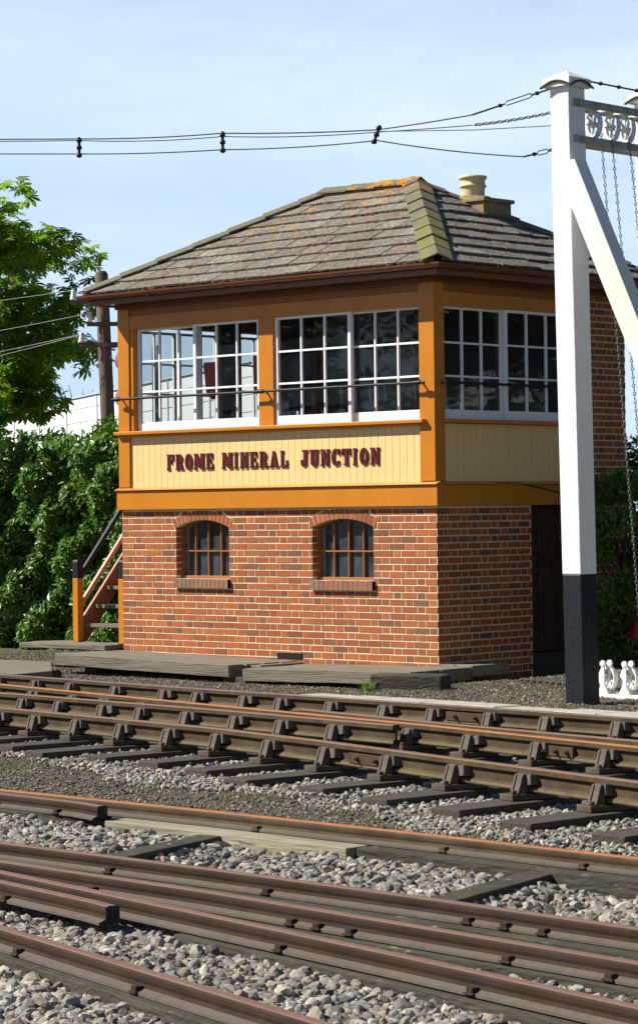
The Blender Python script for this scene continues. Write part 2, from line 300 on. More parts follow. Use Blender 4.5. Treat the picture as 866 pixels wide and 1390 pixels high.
# ================================================================== GROUND
A_ = [(-9.5, -3.55), (-2.06, -4.28), (1.35, -4.67), (4.01, -4.88), (6.30, -5.11), (12, -5.65)]
B_ = [(-9.0, -3.75), (-0.89, -5.26), (1.74, -5.80), (5.37, -6.47), (7.68, -7.00), (12.5, -8.2)]
C_ = [(-9.0, -5.0), (0.01, -6.01), (2.96, -6.30), (5.23, -6.62)]
D_ = [(-8, -5.95), (1.38, -7.16), (4.29, -7.57), (5.63, -7.88), (6.90, -8.22), (8.97, -8.77), (13, -9.9)]
E_ = [(0, -11.2), (6.36, -11.29), (8.06, -11.30), (9.57, -11.35), (10.90, -11.42), (17, -11.75)]
F_ = [(1, -12.75), (8.17, -12.84), (9.65, -12.86), (10.93, -12.92), (12.05, -13.00), (17, -13.4)]
G_ = [(2, -12.95), (8.70, -13.27), (10.15, -13.35), (10.92, -13.43), (12.34, -13.58), (16, -14.0)]
H_ = [(5, -12.95), (8.98, -13.50), (10.59, -13.79), (11.80, -14.01), (15.5, -14.75)]
I_ = [(5, -13.1), (8.2, -13.545), (9.19, -13.69), (9.95, -13.83), (10.10, -13.87)]
J_ = [(6.5, -13.55), (10.14, -14.49), (10.98, -14.71), (14.5, -15.62)]
def yl(path, x): return np.interp(x, [p[0] for p in path], [p[1] for p in path])
def sst(a, b, x): t = np.clip((x-a)/(b-a), 0, 1); return t*t*(3-2*t)
_w = rng.uniform(-1, 1, (24, 4))
def fbm(x, y, s=1.0):
    r = 0
    for i in range(24):
        fx, fy = _w[i, 0]*(1+i*.45), _w[i, 1]*(1+i*.45); r = r+np.sin((x*fx+y*fy)*2.1*s+_w[i, 2]*9)/(1+i*.35)
    return r/4
TRANS = [(8.36, -12.1), (10.52, -12.1)]
def gh(x, y):
    a = yl(A_, x)+.28
    back = -1.88+.19*sst(.9, 2.0, x)            # behind rail A, raised beside the slabs
    mid = -1.850
    fore = -1.738
    d = yl(D_, x)-.9
    h = np.where(y > a, back, mid)
    h = np.where(y > a, h, mid+(back-mid)*sst(a-.35, a, y))
    h = np.where(y < d, mid-.02*sst(0, 1.2, d-y), h)
    e = yl(E_, x)
    h = np.where(y < e-.25, fore, h)
    h = np.where((y >= e-.25) & (y < e+.15), fore+(mid-.02-fore)*sst(-.25, .15, y-e), h)
    n = fbm(x, y)*.014
    for tx, ty in TRANS:       # the ballast has sunk to the right of each transom
        n = n-.075*np.exp(-((x-tx-.42)/.26)**2-((y-(ty+.1))/.42)**2)
    return h+n
# the visible piece of ground is fine, the rest coarse, all one sheet
def ground():
    xs = np.r_[-1500, -600, -200, -80, -40, -25, np.arange(-16, 18, .09), 25, 40, 80, 200, 600, 1500]
    ys = np.r_[-1500, -600, -200, -80, -40, -26, np.arange(-18, 4.5, .09), 8, 14, 25, 40, 80, 200, 600, 1500]
    X, Y = np.meshgrid(xs, ys, indexing='ij'); Z = gh(X, Y)
    far = sst(14, 40, np.hypot(X, Y+6)); Z = Z*(1-far)+-1.9*far
    V = np.stack([X, Y, Z], -1).reshape(-1, 3); nx, ny = len(xs), len(ys)
    i, j = np.meshgrid(np.arange(nx-1), np.arange(ny-1), indexing='ij'); k = i*ny+j
    F = np.stack([k, k+ny, k+ny+1, k+1], -1).reshape(-1)
    me = bpy.data.meshes.new('ground'); me.vertices.add(len(V)); me.vertices.foreach_set('co', V.reshape(-1).astype(np.float32))
    me.loops.add(len(F)); me.loops.foreach_set('vertex_index', F.astype(np.int32)); n = len(F)//4
    me.polygons.add(n); me.polygons.foreach_set('loop_start', (np.arange(n)*4).astype(np.int32)); me.polygons.foreach_set('loop_total', np.full(n, 4, np.int32))
    me.update(calc_edges=True); me.polygons.foreach_set('use_smooth', np.ones(n, bool))
    m = mat('cinder_and_gravel_ground', (.070, .052, .032), .95, noise=[(1.1, .6, (.068, .062, .026)), (14, .5, (.15, .12, .08)), (45, .6, (.035, .028, .02))], bump=(60, 1.0, .02), spots=[(38, .60, (.30, .27, .22)), (2.6, .60, (.085, .10, .032))])
    me.materials.append(m); o = link(bpy.data.objects.new('ground', me)); o['kind'] = 'structure'
ground()

# ------------------------------------------------------------------ ballast stones
phi = (1+5**.5)/2
ICO_V = np.array([(-1, phi, 0), (1, phi, 0), (-1, -phi, 0), (1, -phi, 0), (0, -1, phi), (0, 1, phi), (0, -1, -phi), (0, 1, -phi), (phi, 0, -1), (phi, 0, 1), (-phi, 0, -1), (-phi, 0, 1)])/1.9
ICO_F = np.array([(0, 11, 5), (0, 5, 1), (0, 1, 7), (0, 7, 10), (0, 10, 11), (1, 5, 9), (5, 11, 4), (11, 10, 2), (10, 7, 6), (7, 1, 8), (3, 9, 4), (3, 4, 2), (3, 2, 6), (3, 6, 8), (3, 8, 9), (4, 9, 5), (2, 4, 11), (6, 2, 10), (8, 6, 7), (9, 8, 1)])
def subdiv(V, F):
    V = [tuple(v/np.linalg.norm(v)) for v in V]; c = {}; G = []
    def mid(a, b):
        k = (min(a, b), max(a, b))
        if k not in c: p = np.array(V[a])+np.array(V[b]); V.append(tuple(p/np.linalg.norm(p))); c[k] = len(V)-1
        return c[k]
    for a, b, d in F: e, f, g = mid(a, b), mid(b, d), mid(d, a); G += [(a, e, g), (e, b, f), (g, f, d), (e, f, g)]
    return np.array(V), np.array(G)
SV, SF = subdiv(ICO_V, ICO_F)
CV = np.array(CP)
FW, RT = np.array(fw), np.array(rt)
def visible(x, y, margin):
    dx, dy = x-CV[0], y-CV[1]; d = dx*FW[0]+dy*FW[1]; l = dx*RT[0]+dy*RT[1]
    return (d > 8.5) & (np.abs(l) < d*.1231+margin)
PAL = np.array([(.25, .235, .19), (.17, .158, .13), (.31, .29, .235), (.12, .115, .10), (.25, .215, .155), (.40, .375, .31), (.19, .195, .185), (.22, .175, .13), (.06, .056, .048), (.20, .185, .15)])
def stones(name, n, xr, yr, keep, size, label, margin=1.0, pal=PAL, layers=1, flat=.7, bright=1.0, zoff=.25, facet=False):
    x = rng.uniform(*xr, n); y = rng.uniform(*yr, n); k = visible(x, y, margin) & keep(x, y); x, y = x[k], y[k]; n = len(x)
    s = rng.lognormal(math.log(size), .34, n); s = np.clip(s, size*.45, size*2.1)
    z = gh(x, y)+s*rng.uniform(-.1, zoff*2+.1, n)*.6
    if facet:
        K = 64; D3 = SV/np.linalg.norm(SV, axis=1)[:, None]; lib = []
        for q in range(K):
            N_ = rng.normal(size=(11, 3)); N_ /= np.linalg.norm(N_, axis=1)[:, None]; hh = rng.uniform(.55, .95, 11); dt = D3 @ N_.T
            rad = np.where(dt > .05, hh[None]/np.maximum(dt, .05), 9).min(1); lib.append(D3*np.clip(rad, .3, 1.15)[:, None])
        T = np.array(lib)[rng.integers(0, K, n)]; TF = SF
    else: T = ICO_V[None]*rng.uniform(.62, 1.25, (n, 12, 1)); TF = ICO_F
    T = T*np.stack([rng.uniform(.8, 1.25, n), rng.uniform(.6, 1, n), rng.uniform(.45, .9, n)*flat/.7], 1)[:, None]
    c = pal[rng.integers(0, len(pal), n)]*rng.uniform(.75, 1.2, (n, 1))*bright
    o = scatter(name, T, TF, np.stack([x, y, z], 1), rrot(n, .7), s*.5, c, P('stone')); o['kind'] = 'stuff'; o['label'] = label; o['category'] = 'ballast'; return n
eb = lambda x, y: y < yl(E_, x)-.22
print('stones', stones('ballast', 290000, (5, 16), (-18, -11.3), lambda x, y: eb(x, y), .036, 'grey and buff crushed stone ballast lying between the foreground rails', 1.9, facet=True),
 stones('fine_ballast', 340000, (-9, 13), (-11.2, -3.4),
   lambda x, y: (y < yl(A_, x)+.75+.3*(x < 1)) & (y > yl(D_, x)-.98-.35*fbm(x, y, .8)), .030, 'pale grey stone ballast around the sleepers of the back tracks', 2.2, bright=1.12))
CPAL = np.array([(.10, .075, .05), (.17, .135, .09), (.065, .05, .035), (.34, .30, .24), (.13, .10, .055), (.09, .07, .04), (.05, .04, .03)])
stones('cinder_chips', 760000, (-9, 16), (-12, 3), lambda x, y: ((y < yl(D_, x)-.75) & (y > yl(E_, x)-.05) & (rng.random(len(x)) < .75)) | ((y > yl(A_, x)+.35) & (rng.random(len(x)) < .6)), .0155,
       'fine dark cinders and chippings of the path between the tracks', .6, pal=CPAL)
def blades(name, n, pts, label, h=.05):
    c = np.array(pts); i = rng.integers(0, len(c), n); x = c[i, 0]+rng.normal(0, 1, n)*c[i, 2]; y = c[i, 1]+rng.normal(0, 1, n)*c[i, 2]
    tv = np.array([(-.06, 0, 0), (.06, 0, 0), (.05, .1, .6), (-.02, .25, 1), ]); tf = np.array([(0, 1, 2), (0, 2, 3)])
    o = scatter(name, tv, tf, np.stack([x, y, gh(x, y)], 1), rrot(n, .7), rng.uniform(.5, 1.4, n)*h, rng.uniform(.6, 1.4, (n, 1))*np.array([[1, 1, 1]]), P('grass')); o['kind'] = 'stuff'; o['label'] = label; o['category'] = 'weeds'
blades('weeds', 3200, [(7.2, -9.9, .12), (6.2, -9.1, .14), (8.6, -10.0, .15), (9.3, -10.3, .12), (5.2, -9.0, .12), (3.4, -8.6, .15), (5.6, -10.4, .25), (9.9, -10.2, .2), (2.2, -2.6, .3), (3.2, -2.4, .35), (7.4, -9.3, .25), (4.2, -9.8, .3), (8.0, -10.6, .25)], 'low green weeds growing in the cinders between the tracks', .028)
blades('litter_weeds', 1500, [(-6.6, -.9, .5), (-7.6, .3, .5), (-8.6, 1.2, .5), (2.6, -1.9, .5)], 'sparse weeds and litter on the ground before the hedge', .035)
blades('grass_tuft', 60, [(1.75, -3.05, .025)], 'small bright green tuft growing against the dark timber block', .09)

# ================================================================== RAILS
def mirror(h): return h+[(-a, b) for a, b in reversed(h)]
BULL = mirror([(.026, 0), (.034, -.006), (.035, -.034), (.011, -.050), (.010, -.104), (.030, -.117), (.034, -.136), (.028, -.145)])
BRID = mirror([(.017, 0), (.026, -.004), (.031, -.012), (.031, -.026), (.027, -.040), (.031, -.053), (.060, -.064), (.061, -.074)])
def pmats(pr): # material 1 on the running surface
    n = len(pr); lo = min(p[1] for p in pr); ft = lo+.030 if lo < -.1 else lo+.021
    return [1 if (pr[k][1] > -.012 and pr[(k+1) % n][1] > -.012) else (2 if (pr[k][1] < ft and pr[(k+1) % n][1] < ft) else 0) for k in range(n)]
ZR = -1.60
def dense(path, st=.3):
    o = [path[0]]
    # catmull-rom through the surveyed points
    for i in range(len(path)-1):
        p0, p1, p2, p3 = path[max(i-1, 0)], path[i], path[i+1], path[min(i+2, len(path)-1)]
        n = max(2, int(math.dist(p1, p2)/st))
        for k in range(1, n+1):
            t = k/n; o.append((p1[0]+(p2[0]-p1[0])*t, p1[1]+(p2[1]-p1[1])*t))
    return o
def at(path, x):
    y = float(yl(path, x)); y2 = float(yl(path, x+.3)); y1 = float(yl(path, x-.3)); return y, math.atan2(y2-y1, .6)
_chair = {}
def chair(parent, path, x, keyed=True, small=False):
    y, a = at(path, x)
    kk = (keyed, small)
    if kk not in _chair:
        m = MB(); w = .082
        m.box((-w, -.19, -.190), (w, .17, -.152))
        for sg, top in ((-1, -.030), (1, -.052)):
            y0, y1, yb = sg*.052, sg*.088, sg*.128
            for xa, xb in ((-w*.62, -w*.62+.024), (w*.62-.024, w*.62)):      # side ribs
                m.prism([(xa, y0, top), (xa, y1, top-.008), (xa, yb, -.153), (xa, y0, -.153)], (xb-xa, 0, 0))
            vs = [(-w*.5, y1-sg*.01, top-.004), (w*.5, y1-sg*.01, top-.004), (w*.72, sg*.118, -.152), (-w*.72, sg*.118, -.152)]
            vi = [(p[0], sg*.050, p[2]) for p in vs]
            m.prism([vs[0], vs[3], (-w*.72, sg*.04, -.152), (-w*.5, sg*.04, top)], (w*1.0, 0, 0))
        m.lathe([(.0, -.128), (.022, -.128), (.024, -.153)], (w*.55, -.158, 0), 8); m.lathe([(0, -.128), (.022, -.128), (.024, -.153)], (-w*.62, .14, 0), 8)
        me = m.build('rail_chair', P('chair'), None, .004, fix=True)
        kb = MB(); kb.prism([(-.03, -.013, -.040), (.125, -.011, -.034), (.125, -.070, -.028), (-.03, -.050, -.045)], (0, 0, -.068))
        kb.prism([(.125, -.010, -.034), (.133, -.012, -.036), (.133, -.068, -.030), (.125, -.070, -.028)], (0, 0, -.064))
        ko = kb.build('wooden_key', P('key'), None, .004)
        _chair[kk] = (me, ko); first = True
    else: first = False
    me, ko = _chair[kk]
    if not first:
        c = me.copy(); COL.objects.link(c); k = ko.copy(); COL.objects.link(k)
    else: c, k = me, ko
    c.parent = parent; c.location = (x, y, ZR); c.rotation_euler.z = a+random.uniform(-.03, .03); c.scale = (random.uniform(.82, .95), random.uniform(.86, .98), 1)
    k.parent = c; k.location = (0, 0, 0)
    if random.random() < .45: k.data = k.data.copy() if k.data.users < 0 else k.data; k.material_slots[0].link = 'OBJECT'; k.material_slots[0].material = P('keydark')
    k.scale = (random.uniform(.7, 1.15), 1, 1); k.location.x = random.uniform(-.03, .02)
    if not keyed: k.location.x -= .06
    return c
def fishplate(parent, path, x, n=4, z=-.085, L=.46, m='rail_side'):
    y, a = at(path, x); b = MB(); Mx = Matrix.Translation((x, y, ZR)) @ Matrix.Rotation(a, 4, 'Z')
    b.box((-L/2, -.040, z-.035), (L/2, -.014, z+.035), M=Mx)
    for i in range(n):
        c = Mx @ Vector((-L/2+L*(i+.5)/n, -.040, z)); d = (Mx.to_3x3() @ Vector((0, -1, 0)))
        b.tube([c, c+d*.020], .016, 6, smooth=False); b.tube([c+d*.018, c+d*.034], .009, 6)
    return b.build('fishplate', P(m), parent, .003)
def rail(path, prof, mats, label, chairs=(), keyed=True, sidez=0, group=None):
    e = empty('rail', (0, 0, 0)); tag(e, label, 'rail', group)
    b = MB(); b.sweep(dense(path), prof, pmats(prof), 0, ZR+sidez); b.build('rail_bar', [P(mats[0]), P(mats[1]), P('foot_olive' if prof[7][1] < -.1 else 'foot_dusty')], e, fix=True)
    for x in chairs: chair(e, path, x, keyed)
    return e
Dx = [-4.4, -3.75, -3.05, -2.4, -1.75, -1.1, -.42, .28, .84, 1.44, 1.98, 2.58, 3.19, 3.81, 4.42, 5.10, 5.80, 6.54, 7.27, 7.97, 8.70, 9.45, 10.2]
Ax = [x+.36+.02*((i*7) % 5-2) for i, x in enumerate(Dx)]
# sleepers run from the near rail to the far rail
def mixp(a, b, t): return (a[0]+(b[0]-a[0])*t, a[1]+(b[1]-a[1])*t)
ra = rail(A_, BULL, ('rail_side', 'head_steel'), 'farthest rail of the back tracks with bright worn steel top, below the timber walkway', Ax)
fishplate(ra, A_, 4.52, 2)
def cross(path, i):   # where a sleeper meets a middle rail
    a = (Ax[i], float(yl(A_, Ax[i]))); d = (Dx[i], float(yl(D_, Dx[i]))); lo, hi = 0, 1
    for _ in range(30):
        m = (lo+hi)/2; p = mixp(a, d, m)
        if p[1] > float(yl(path, p[0])): lo = m
        else: hi = m
    return mixp(a, d, lo)[0]
rb = rail(B_, BULL, ('rail_side', 'head_orange'), 'orange rusted rail second from the back, crossing the back tracks', [cross(B_, i) for i in range(1, len(Ax))])
fishplate(rb, B_, 6.85, 4)
rc = rail(C_, BULL, ('rail_side', 'head_brown'), 'dull brown switch rail of the back tracks ending midway behind the nearest rail', [cross(C_, i) for i in range(len(Ax)) if cross(C_, i) < 5.0])
rd = rail(D_, BULL, ('rail_side', 'head_brown'), 'nearest rail of the back tracks, brown, held in chairs on projecting sleeper ends', Dx)
fishplate(rd, D_, 6.28, 2)
# check rail behind the orange rail on the right
b2 = rail([(3.5, -5.80), (5.4, -6.22), (7.7, -6.62), (12.5, -7.55)], BULL, ('rail_side', 'head_brown'), 'dark check rail close behind the orange rail at the right', sidez=-.008)
# sleepers
sl = None
ordn = ['first', 'second', 'third', 'fourth', 'fifth', 'sixth', 'seventh', 'eighth', 'ninth', 'tenth', 'eleventh', 'twelfth', 'thirteenth', 'fourteenth', 'fifteenth', 'sixteenth', 'seventeenth', 'eighteenth']
def sleeper_bm(Lg, w=.25, h=.13):
    m = MB(); n = 7
    for side in (0,):
        vs = []; 
        for i in range(n+1):
            y = -Lg/2+Lg*i/n; q = random.uniform(-.006, .006)
            vs += [(-w/2+q, y, 0), (w/2+q, y, 0), (w/2+q, y, -h), (-w/2+q, y, -h)]
        fs = []
        for i in range(n):
            for k in range(4): a = i*4+k; b = i*4+(k+1) % 4; fs.append((a, b, b+4, a+4))
        fs += [(3, 2, 1, 0), (n*4, n*4+1, n*4+2, n*4+3)]
        m.add(vs, fs)
    return m
vis = 0; OFFL = 8
for i in range(len(Dx)):
    a = (Ax[i], float(yl(A_, Ax[i]))); d = (Dx[i], float(yl(D_, Dx[i])))
    dv = Vector((d[0]-a[0], d[1]-a[1])); Lr = dv.length; dv.normalize()
    e0 = Vector(a)-dv*.42; e1 = Vector(d)+dv*random.uniform(.66, .86)
    mid = (e0+e1)/2; m = sleeper_bm((e1-e0).length)
    o = m.build('sleeper', P('sleeper'), None, .008, fix=True); o.location = (mid.x, mid.y, ZR-.192); o.rotation_euler.z = math.atan2(-dv.x, dv.y)+math.pi
    o.rotation_euler.z = math.atan2(dv.y, dv.x)-math.pi/2
    pxl = CV  # label by order across the picture
    dd = Vector((e1.x-CP.x, e1.y-CP.y)); depth = dd.x*fw.x+dd.y*fw.y; lat = (dd.x*rt.x+dd.y*rt.y)/depth
    if abs(lat) < .1231:
        vis += 1; lab = 'creosoted sleeper under the back tracks, %s visible near end from the left' % ordn[vis-1]
    elif lat < 0: lab = 'creosoted sleeper with near end off the left edge, %s outward' % ordn[OFFL-i]
    else: lab = 'creosoted sleeper with near end off the right edge, %s outward' % ordn[max(0, i-20)]
    tag(o, lab, 'sleeper', 'sleepers of the back tracks')

# foreground bridge rails on longitudinal baulks
def bolts(parent, path, xs, side=-1, m='rail_side_red'):
    for x in xs:
        y, a = at(path, x); b = MB(); Mx = Matrix.Translation((x, y, ZR)) @ Matrix.Rotation(a, 4, 'Z')
        b.box((-.018, side*.048-.016, -.066), (.018, side*.048+.016, -.044), M=Mx); b.box((-.027, side*.048-.023, -.070), (.027, side*.048+.023, -.061), M=Mx)
        b.build('rail_bolt', P(m), parent, .003)
re_ = rail(E_, BRID, ('rail_side', 'head_orange'), 'long foreground rail with a bright orange rusted top, at the edge of the cinder path'); bolts(re_, E_, [6.9, 8.45, 9.75, 10.62], m='rail_side')
rf = rail(F_, BRID, ('rail_side_red', 'head_red'), 'dark red rusted rail in front of the ballast bed and the two transoms'); bolts(rf, F_, [7.5, 9.02, 10.05, 11.22, 11.42, 11.62, 12.3])
rg = rail(G_, BRID, ('rail_side_red', 'head_red'), 'red rusted rail just in front of the transoms rail, with pale timber between them'); bolts(rg, G_, [8.0, 9.42, 10.70, 10.86, 11.05, 11.9, 12.4])
rh = rail(H_, BRID, ('rail_side_red', 'head_red'), 'red rusted rail splitting away towards the lower right from the crossing'); bolts(rh, H_, [8.3, 9.83, 11.1, 12.2])
ri = rail(I_, BRID, ('rail_side_red', 'head_red'), 'short check rail with a cut dark end near the lower left corner'); bolts(ri, I_, [9.32])
rj = rail(J_, BRID, ('rail_side_red', 'head_red'), 'lowest rail, red rusted, leaving through the bottom left corner'); bolts(rj, J_, [10.4, 11.3, 12.2])
rk = rail([(1.0, -11.33), (5.2, -11.40), (6.65, -11.42), (7.2, -11.45), (7.42, -11.50)], BRID, ('rail_side_red', 'head_red'), 'check rail with a flared dark end lying against the orange rail at the left'); bolts(rk, [(1.0, -11.33), (5.2, -11.40), (6.65, -11.42), (7.2, -11.45), (7.42, -11.50)], [6.5, 7.05])
def cutend(par, path, k=-1):
    (x1, y1), (x0, y0) = path[k], path[k-1]; a = math.atan2(y1-y0, x1-x0); b = MB(); Mx = Matrix.Translation((x1, y1, ZR)) @ Matrix.Rotation(a, 4, 'Z')
    b.box((0, -.031, -.070), (.006, .031, -.003), M=Mx); b.box((0, -.016, -.068), (.009, .016, -.025), M=Mx); b.build('cut_end', P('black'), par)
cutend(ri, I_); cutend(rk, [(7.2, -11.45), (7.42, -11.50)])
def baulk(path, x0, x1, off0, off1, label, top=-.0775, m='baulk', h=.24, mix=0):
    xs = [x0]+[p[0] for p in path if x0 < p[0] < x1]+[x1]; pth = [(x, float(yl(path, x))) for x in xs]
    pr = [(off0, 0), (off0, -h), (off1, -h), (off1, 0)]
    b = MB(); b.sweep(dense(pth), pr, None, 0, ZR+top); o = b.build('baulk', P(m), None, .006, fix=True); tag(o, label, 'timber', 'longitudinal timbers under the foreground rails'); return o
baulk(E_, 2, 7.42, -.20, .10, 'longitudinal timber under the orange rail, left of its pale stretch', m='transom')
baulk(E_, 7.44, 9.25, -.21, .10, 'pale weathered longitudinal timber under the middle of the orange rail')
baulk(E_, 9.27, 16, -.16, .10, 'dark longitudinal timber under the right part of the orange rail', m='transom')
baulk(F_, 3, 15, -.12, .10, 'long timber under the rail in front of the transoms', m='transom')
baulk(G_, 3, 9.6, -.085, .17, 'pale split timber under the second front rail, left half', top=-.0785)
baulk(G_, 9.62, 15, -.085, .17, 'darker split timber under the second front rail, right half', top=-.079, m='transom')
baulk(H_, 10.45, 15, -.09, .10, 'timber under the rail that splits away to the lower right', top=-.081, m='transom')
baulk(J_, 7, 14.5, -.10, .14, 'timber under the lowest rail at the bottom left', m='transom')
baulk(I_, 6.2, 8.9, -.16, -.02, 'timber packing under the short check rail at the lower left', top=-.083, m='transom')
def beam(name, a, b, w, h, m, label, cat, group=None, bev=.008):
    a, b = Vector(a), Vector(b); d = b-a; Lg = d.length; o = MB().box((-w/2, 0, -h), (w/2, Lg, 0)).build(name, P(m), None, bev)
    o.location = a; o.rotation_euler = (math.atan2(d.z, math.hypot(d.x, d.y)), 0, math.atan2(d.y, d.x)-math.pi/2)
    tag(o, label, cat, group); return o
for (x0, y0, x1, y1, l) in ((8.52, -12.74, 8.27, -11.52, 'left dark cross timber between the orange rail and the rail in front'), (10.66, -12.80, 10.44, -11.54, 'right dark cross timber between the orange rail and the rail in front')):
    beam('transom', (x0, y0, -1.700), (x1, y1, -1.690), .15, .24, 'transom', l, 'timber', 'cross timbers of the foreground track')
beam('transom', (6.75, -12.75, -1.71), (6.58, -11.6, -1.71), .2, .24, 'transom', 'cross timber cut off by the left edge beside the flared check rail', 'timber', 'cross timbers of the foreground track')
beam('fallen_lath', (9.75, -14.12, -1.725), (10.5, -14.05, -1.715), .05, .03, 'oldwood', 'grey lath lying in the ballast below the cut check rail end', 'lath')

# ================================================================== SIGNAL BOX
BX, BD, T0, ZB = -4.9, 3.37, 0.0, -1.98      # width, depth, top of brickwork, footing
box = empty('signal_box', (-2.45, 1.68, ZB)); tag(box, 'brick and ochre timber signal box with tiled hip roof lettered FROME MINERAL JUNCTION', 'signal box')
def part(m, name, mt, parent=None, **k):
    """geometry is given in world space; shift it under the signal box"""
    off = Vector((2.45, -1.68, -ZB)) if (parent is None or parent is box) else None
    pr = parent or box
    if off is None:
        q = pr; tot = Vector((0, 0, 0))
        while q: tot += q.location; q = q.parent
        off = -tot
    m.v = [tuple(Vector(p)+off) for p in m.v]
    return m.build(name, mt, pr, **k)
BC = [(.44, .105, .020), (.49, .125, .022), (.40, .092, .018), (.51, .140, .024), (.37, .085, .019), (.31, .078, .024), (.45, .112, .020), (.22, .078, .038), (.48, .118, .018), (.42, .100, .019), (.46, .114, .020)]
def bcol(): 
    c = random.choice(BC); k = random.uniform(.68, .92); return (c[0]*k, c[1]*k*1.0, c[2]*k*.8, 1)
WINS = [(-3.98, -3.11), (-1.81, -.90)]; SPR, CRN, SILL, RT_ = -.195, -.105, -.785, .105
def arc_w(hw, rise, base, z):   # half width of segmental arch at height z
    r = (hw*hw+rise*rise)/(2*rise); zc = base+rise-r; q = r*r-(z-zc)**2; return math.sqrt(q) if q > 0 else 0
def excl(z, c):
    x0, x1 = WINS[c]; hw = (x1-x0)/2
    if z < SILL: return hw+.012 if z > SILL-.115 else 0
    if z < SPR: return hw
    rise = CRN-SPR; r0 = (hw*hw+rise*rise)/(2*rise); q = (r0+RT_+.012)**2-(z-(SPR+rise-r0))**2
    return min(math.sqrt(q), hw+.045+(z-SPR)*.42) if q > 0 else 0
def brickwall(m, org, ux, L, z0, z1, excl_f=None, nx=(0, -1, 0), clipcorner=True, zrow0=0.0):
    """Flemish bond; each course of separate bricks standing 4 mm proud of the mortar"""
    ux = Vector(ux); nv = Vector(nx); org = Vector(org); j = .0140; H = .075; row = 0; z = T0
    while z > z0:
        zt, zb = z-j/2, z-H+j/2
        if zt <= z1+1e-6 and zb > z0-1e-6:
            s = 0.0; k = 0; seq = []
            if row % 2 == 0:
                while s < L-.02: w = .225 if k % 2 == 0 else .1125; seq.append((s, min(s+w, L))); s += w; k += 1
            else:
                seq.append((0, .1125)); seq.append((.1125, .16875)); s = .16875; k = 0
                while s < L-.02: w = .225 if k % 2 == 0 else .1125; seq.append((s, min(s+w, L))); s += w; k += 1
            for a, b in seq:
                if b-a < .03: continue
                a2, b2 = (a if a == 0 else a+j/2), (b if b >= L-1e-6 else b-j/2)
                a2 += random.uniform(-.0015, .0015)*(a > 0); pieces = [(a2, b2, a2, b2)]
                if excl_f:
                    for c in range(len(WINS)):
                        xc = (WINS[c][0]+WINS[c][1])/2-org.x; wt, wb = excl_f(zt, c), excl_f(zb, c); np_ = []
                        for (l0, l1, u0, u1) in pieces:
                            if max(wt, wb) <= 0 or (l1 < xc-wb and u1 < xc-wt) or (l0 > xc+wb and u0 > xc+wt): np_.append((l0, l1, u0, u1)); continue
                            q = (l0, min(l1, xc-wb), u0, min(u1, xc-wt))
                            if q[1]-q[0] > .008 or q[3]-q[2] > .008: np_.append((q[0], max(q[1], q[0]), q[2], max(q[3], q[2])))
                            q = (max(l0, xc+wb), l1, max(u0, xc+wt), u1)
                            if q[1]-q[0] > .008 or q[3]-q[2] > .008: np_.append((min(q[0], q[1]), q[1], min(q[2], q[3]), q[3]))
                        pieces = np_
                for l0, l1, u0, u1 in pieces:
                    d = random.uniform(.0025, .0055); r = random.uniform(-.001, .001)
                    pts = [org+ux*l0+Vector((0, 0, zb+r)), org+ux*l1+Vector((0, 0, zb+r)), org+ux*u1+Vector((0, 0, zt+r)), org+ux*u0+Vector((0, 0, zt+r))]
                    pts = [p-nv*.0 for p in pts]; m.prism(pts, nv*d, 0, bcol())
        z -= H; row += 1
    return m
# mortar body of the front wall: panels round the openings
def mortar_front():
    m = MB(); t = .215
    xs = [BX]+[v for w in WINS for v in w]+[0]
    for i in (0, 2, 4): m.box((xs[i], 0, ZB), (xs[i+1], t, 0.05))
    for (a, b) in WINS:
        m.box((a, 0, ZB), (b, t, SILL)); n = 14; hw = (b-a)/2; xc = (a+b)/2
        for k in range(n):
            q0, q1 = a+(b-a)*k/n, a+(b-a)*(k+1)/n
            def za(x): r = (hw*hw+.09**2)/(.18); return SPR+.09-r+math.sqrt(max(r*r-(x-xc)**2, 0))
            m.prism([(q0, 0, za(q0)), (q1, 0, za(q1)), (q1, 0, .05), (q0, 0, .05)], (0, t, 0))
    return m
part(mortar_front(), 'front_mortar', P('mortar'))
part(brickwall(MB(), (BX, 0, 0), (1, 0, 0), 4.9, ZB, 0, excl), 'front_brick_face', P('brick'), color=True)
DY0, DY1 = 1.60, 2.45
m = MB(); m.box((-.215, .2155, ZB), (0, DY0, .05)); m.box((-.215, DY1, ZB), (0, BD, 2.42)); m.box((BX, .2155, ZB), (BX+.215, BD, .05)); m.box((BX+.2155, BD-.215, ZB), (-.2155, BD, .05))
part(m, 'side_mortar', P('mortar'))
part(MB().box((-.215, DY0+.001, ZB), (-.002, DY1-.001, -1.62)), 'door_step', P('dark_int'))
m = MB(); brickwall(m, (0, 0, 0), (0, 1, 0), DY0, ZB, 0, None, (1, 0, 0))
part(m, 'side_brick_face', P('brick'), color=True)
m = MB()
_T = T0; T0 = 2.40; brickwall(m, (0, DY1, 0), (0, 1, 0), BD-DY1, ZB, 2.4, None, (1, 0, 0)); T0 = _T
part(m, 'rear_brick_face', P('brick'), color=True)
m = MB(); brickwall(m, (BX, BD, 0), (0, -1, 0), BD, ZB, 0, None, (-1, 0, 0)); part(m, 'end_brick_face', P('brick'), color=True)
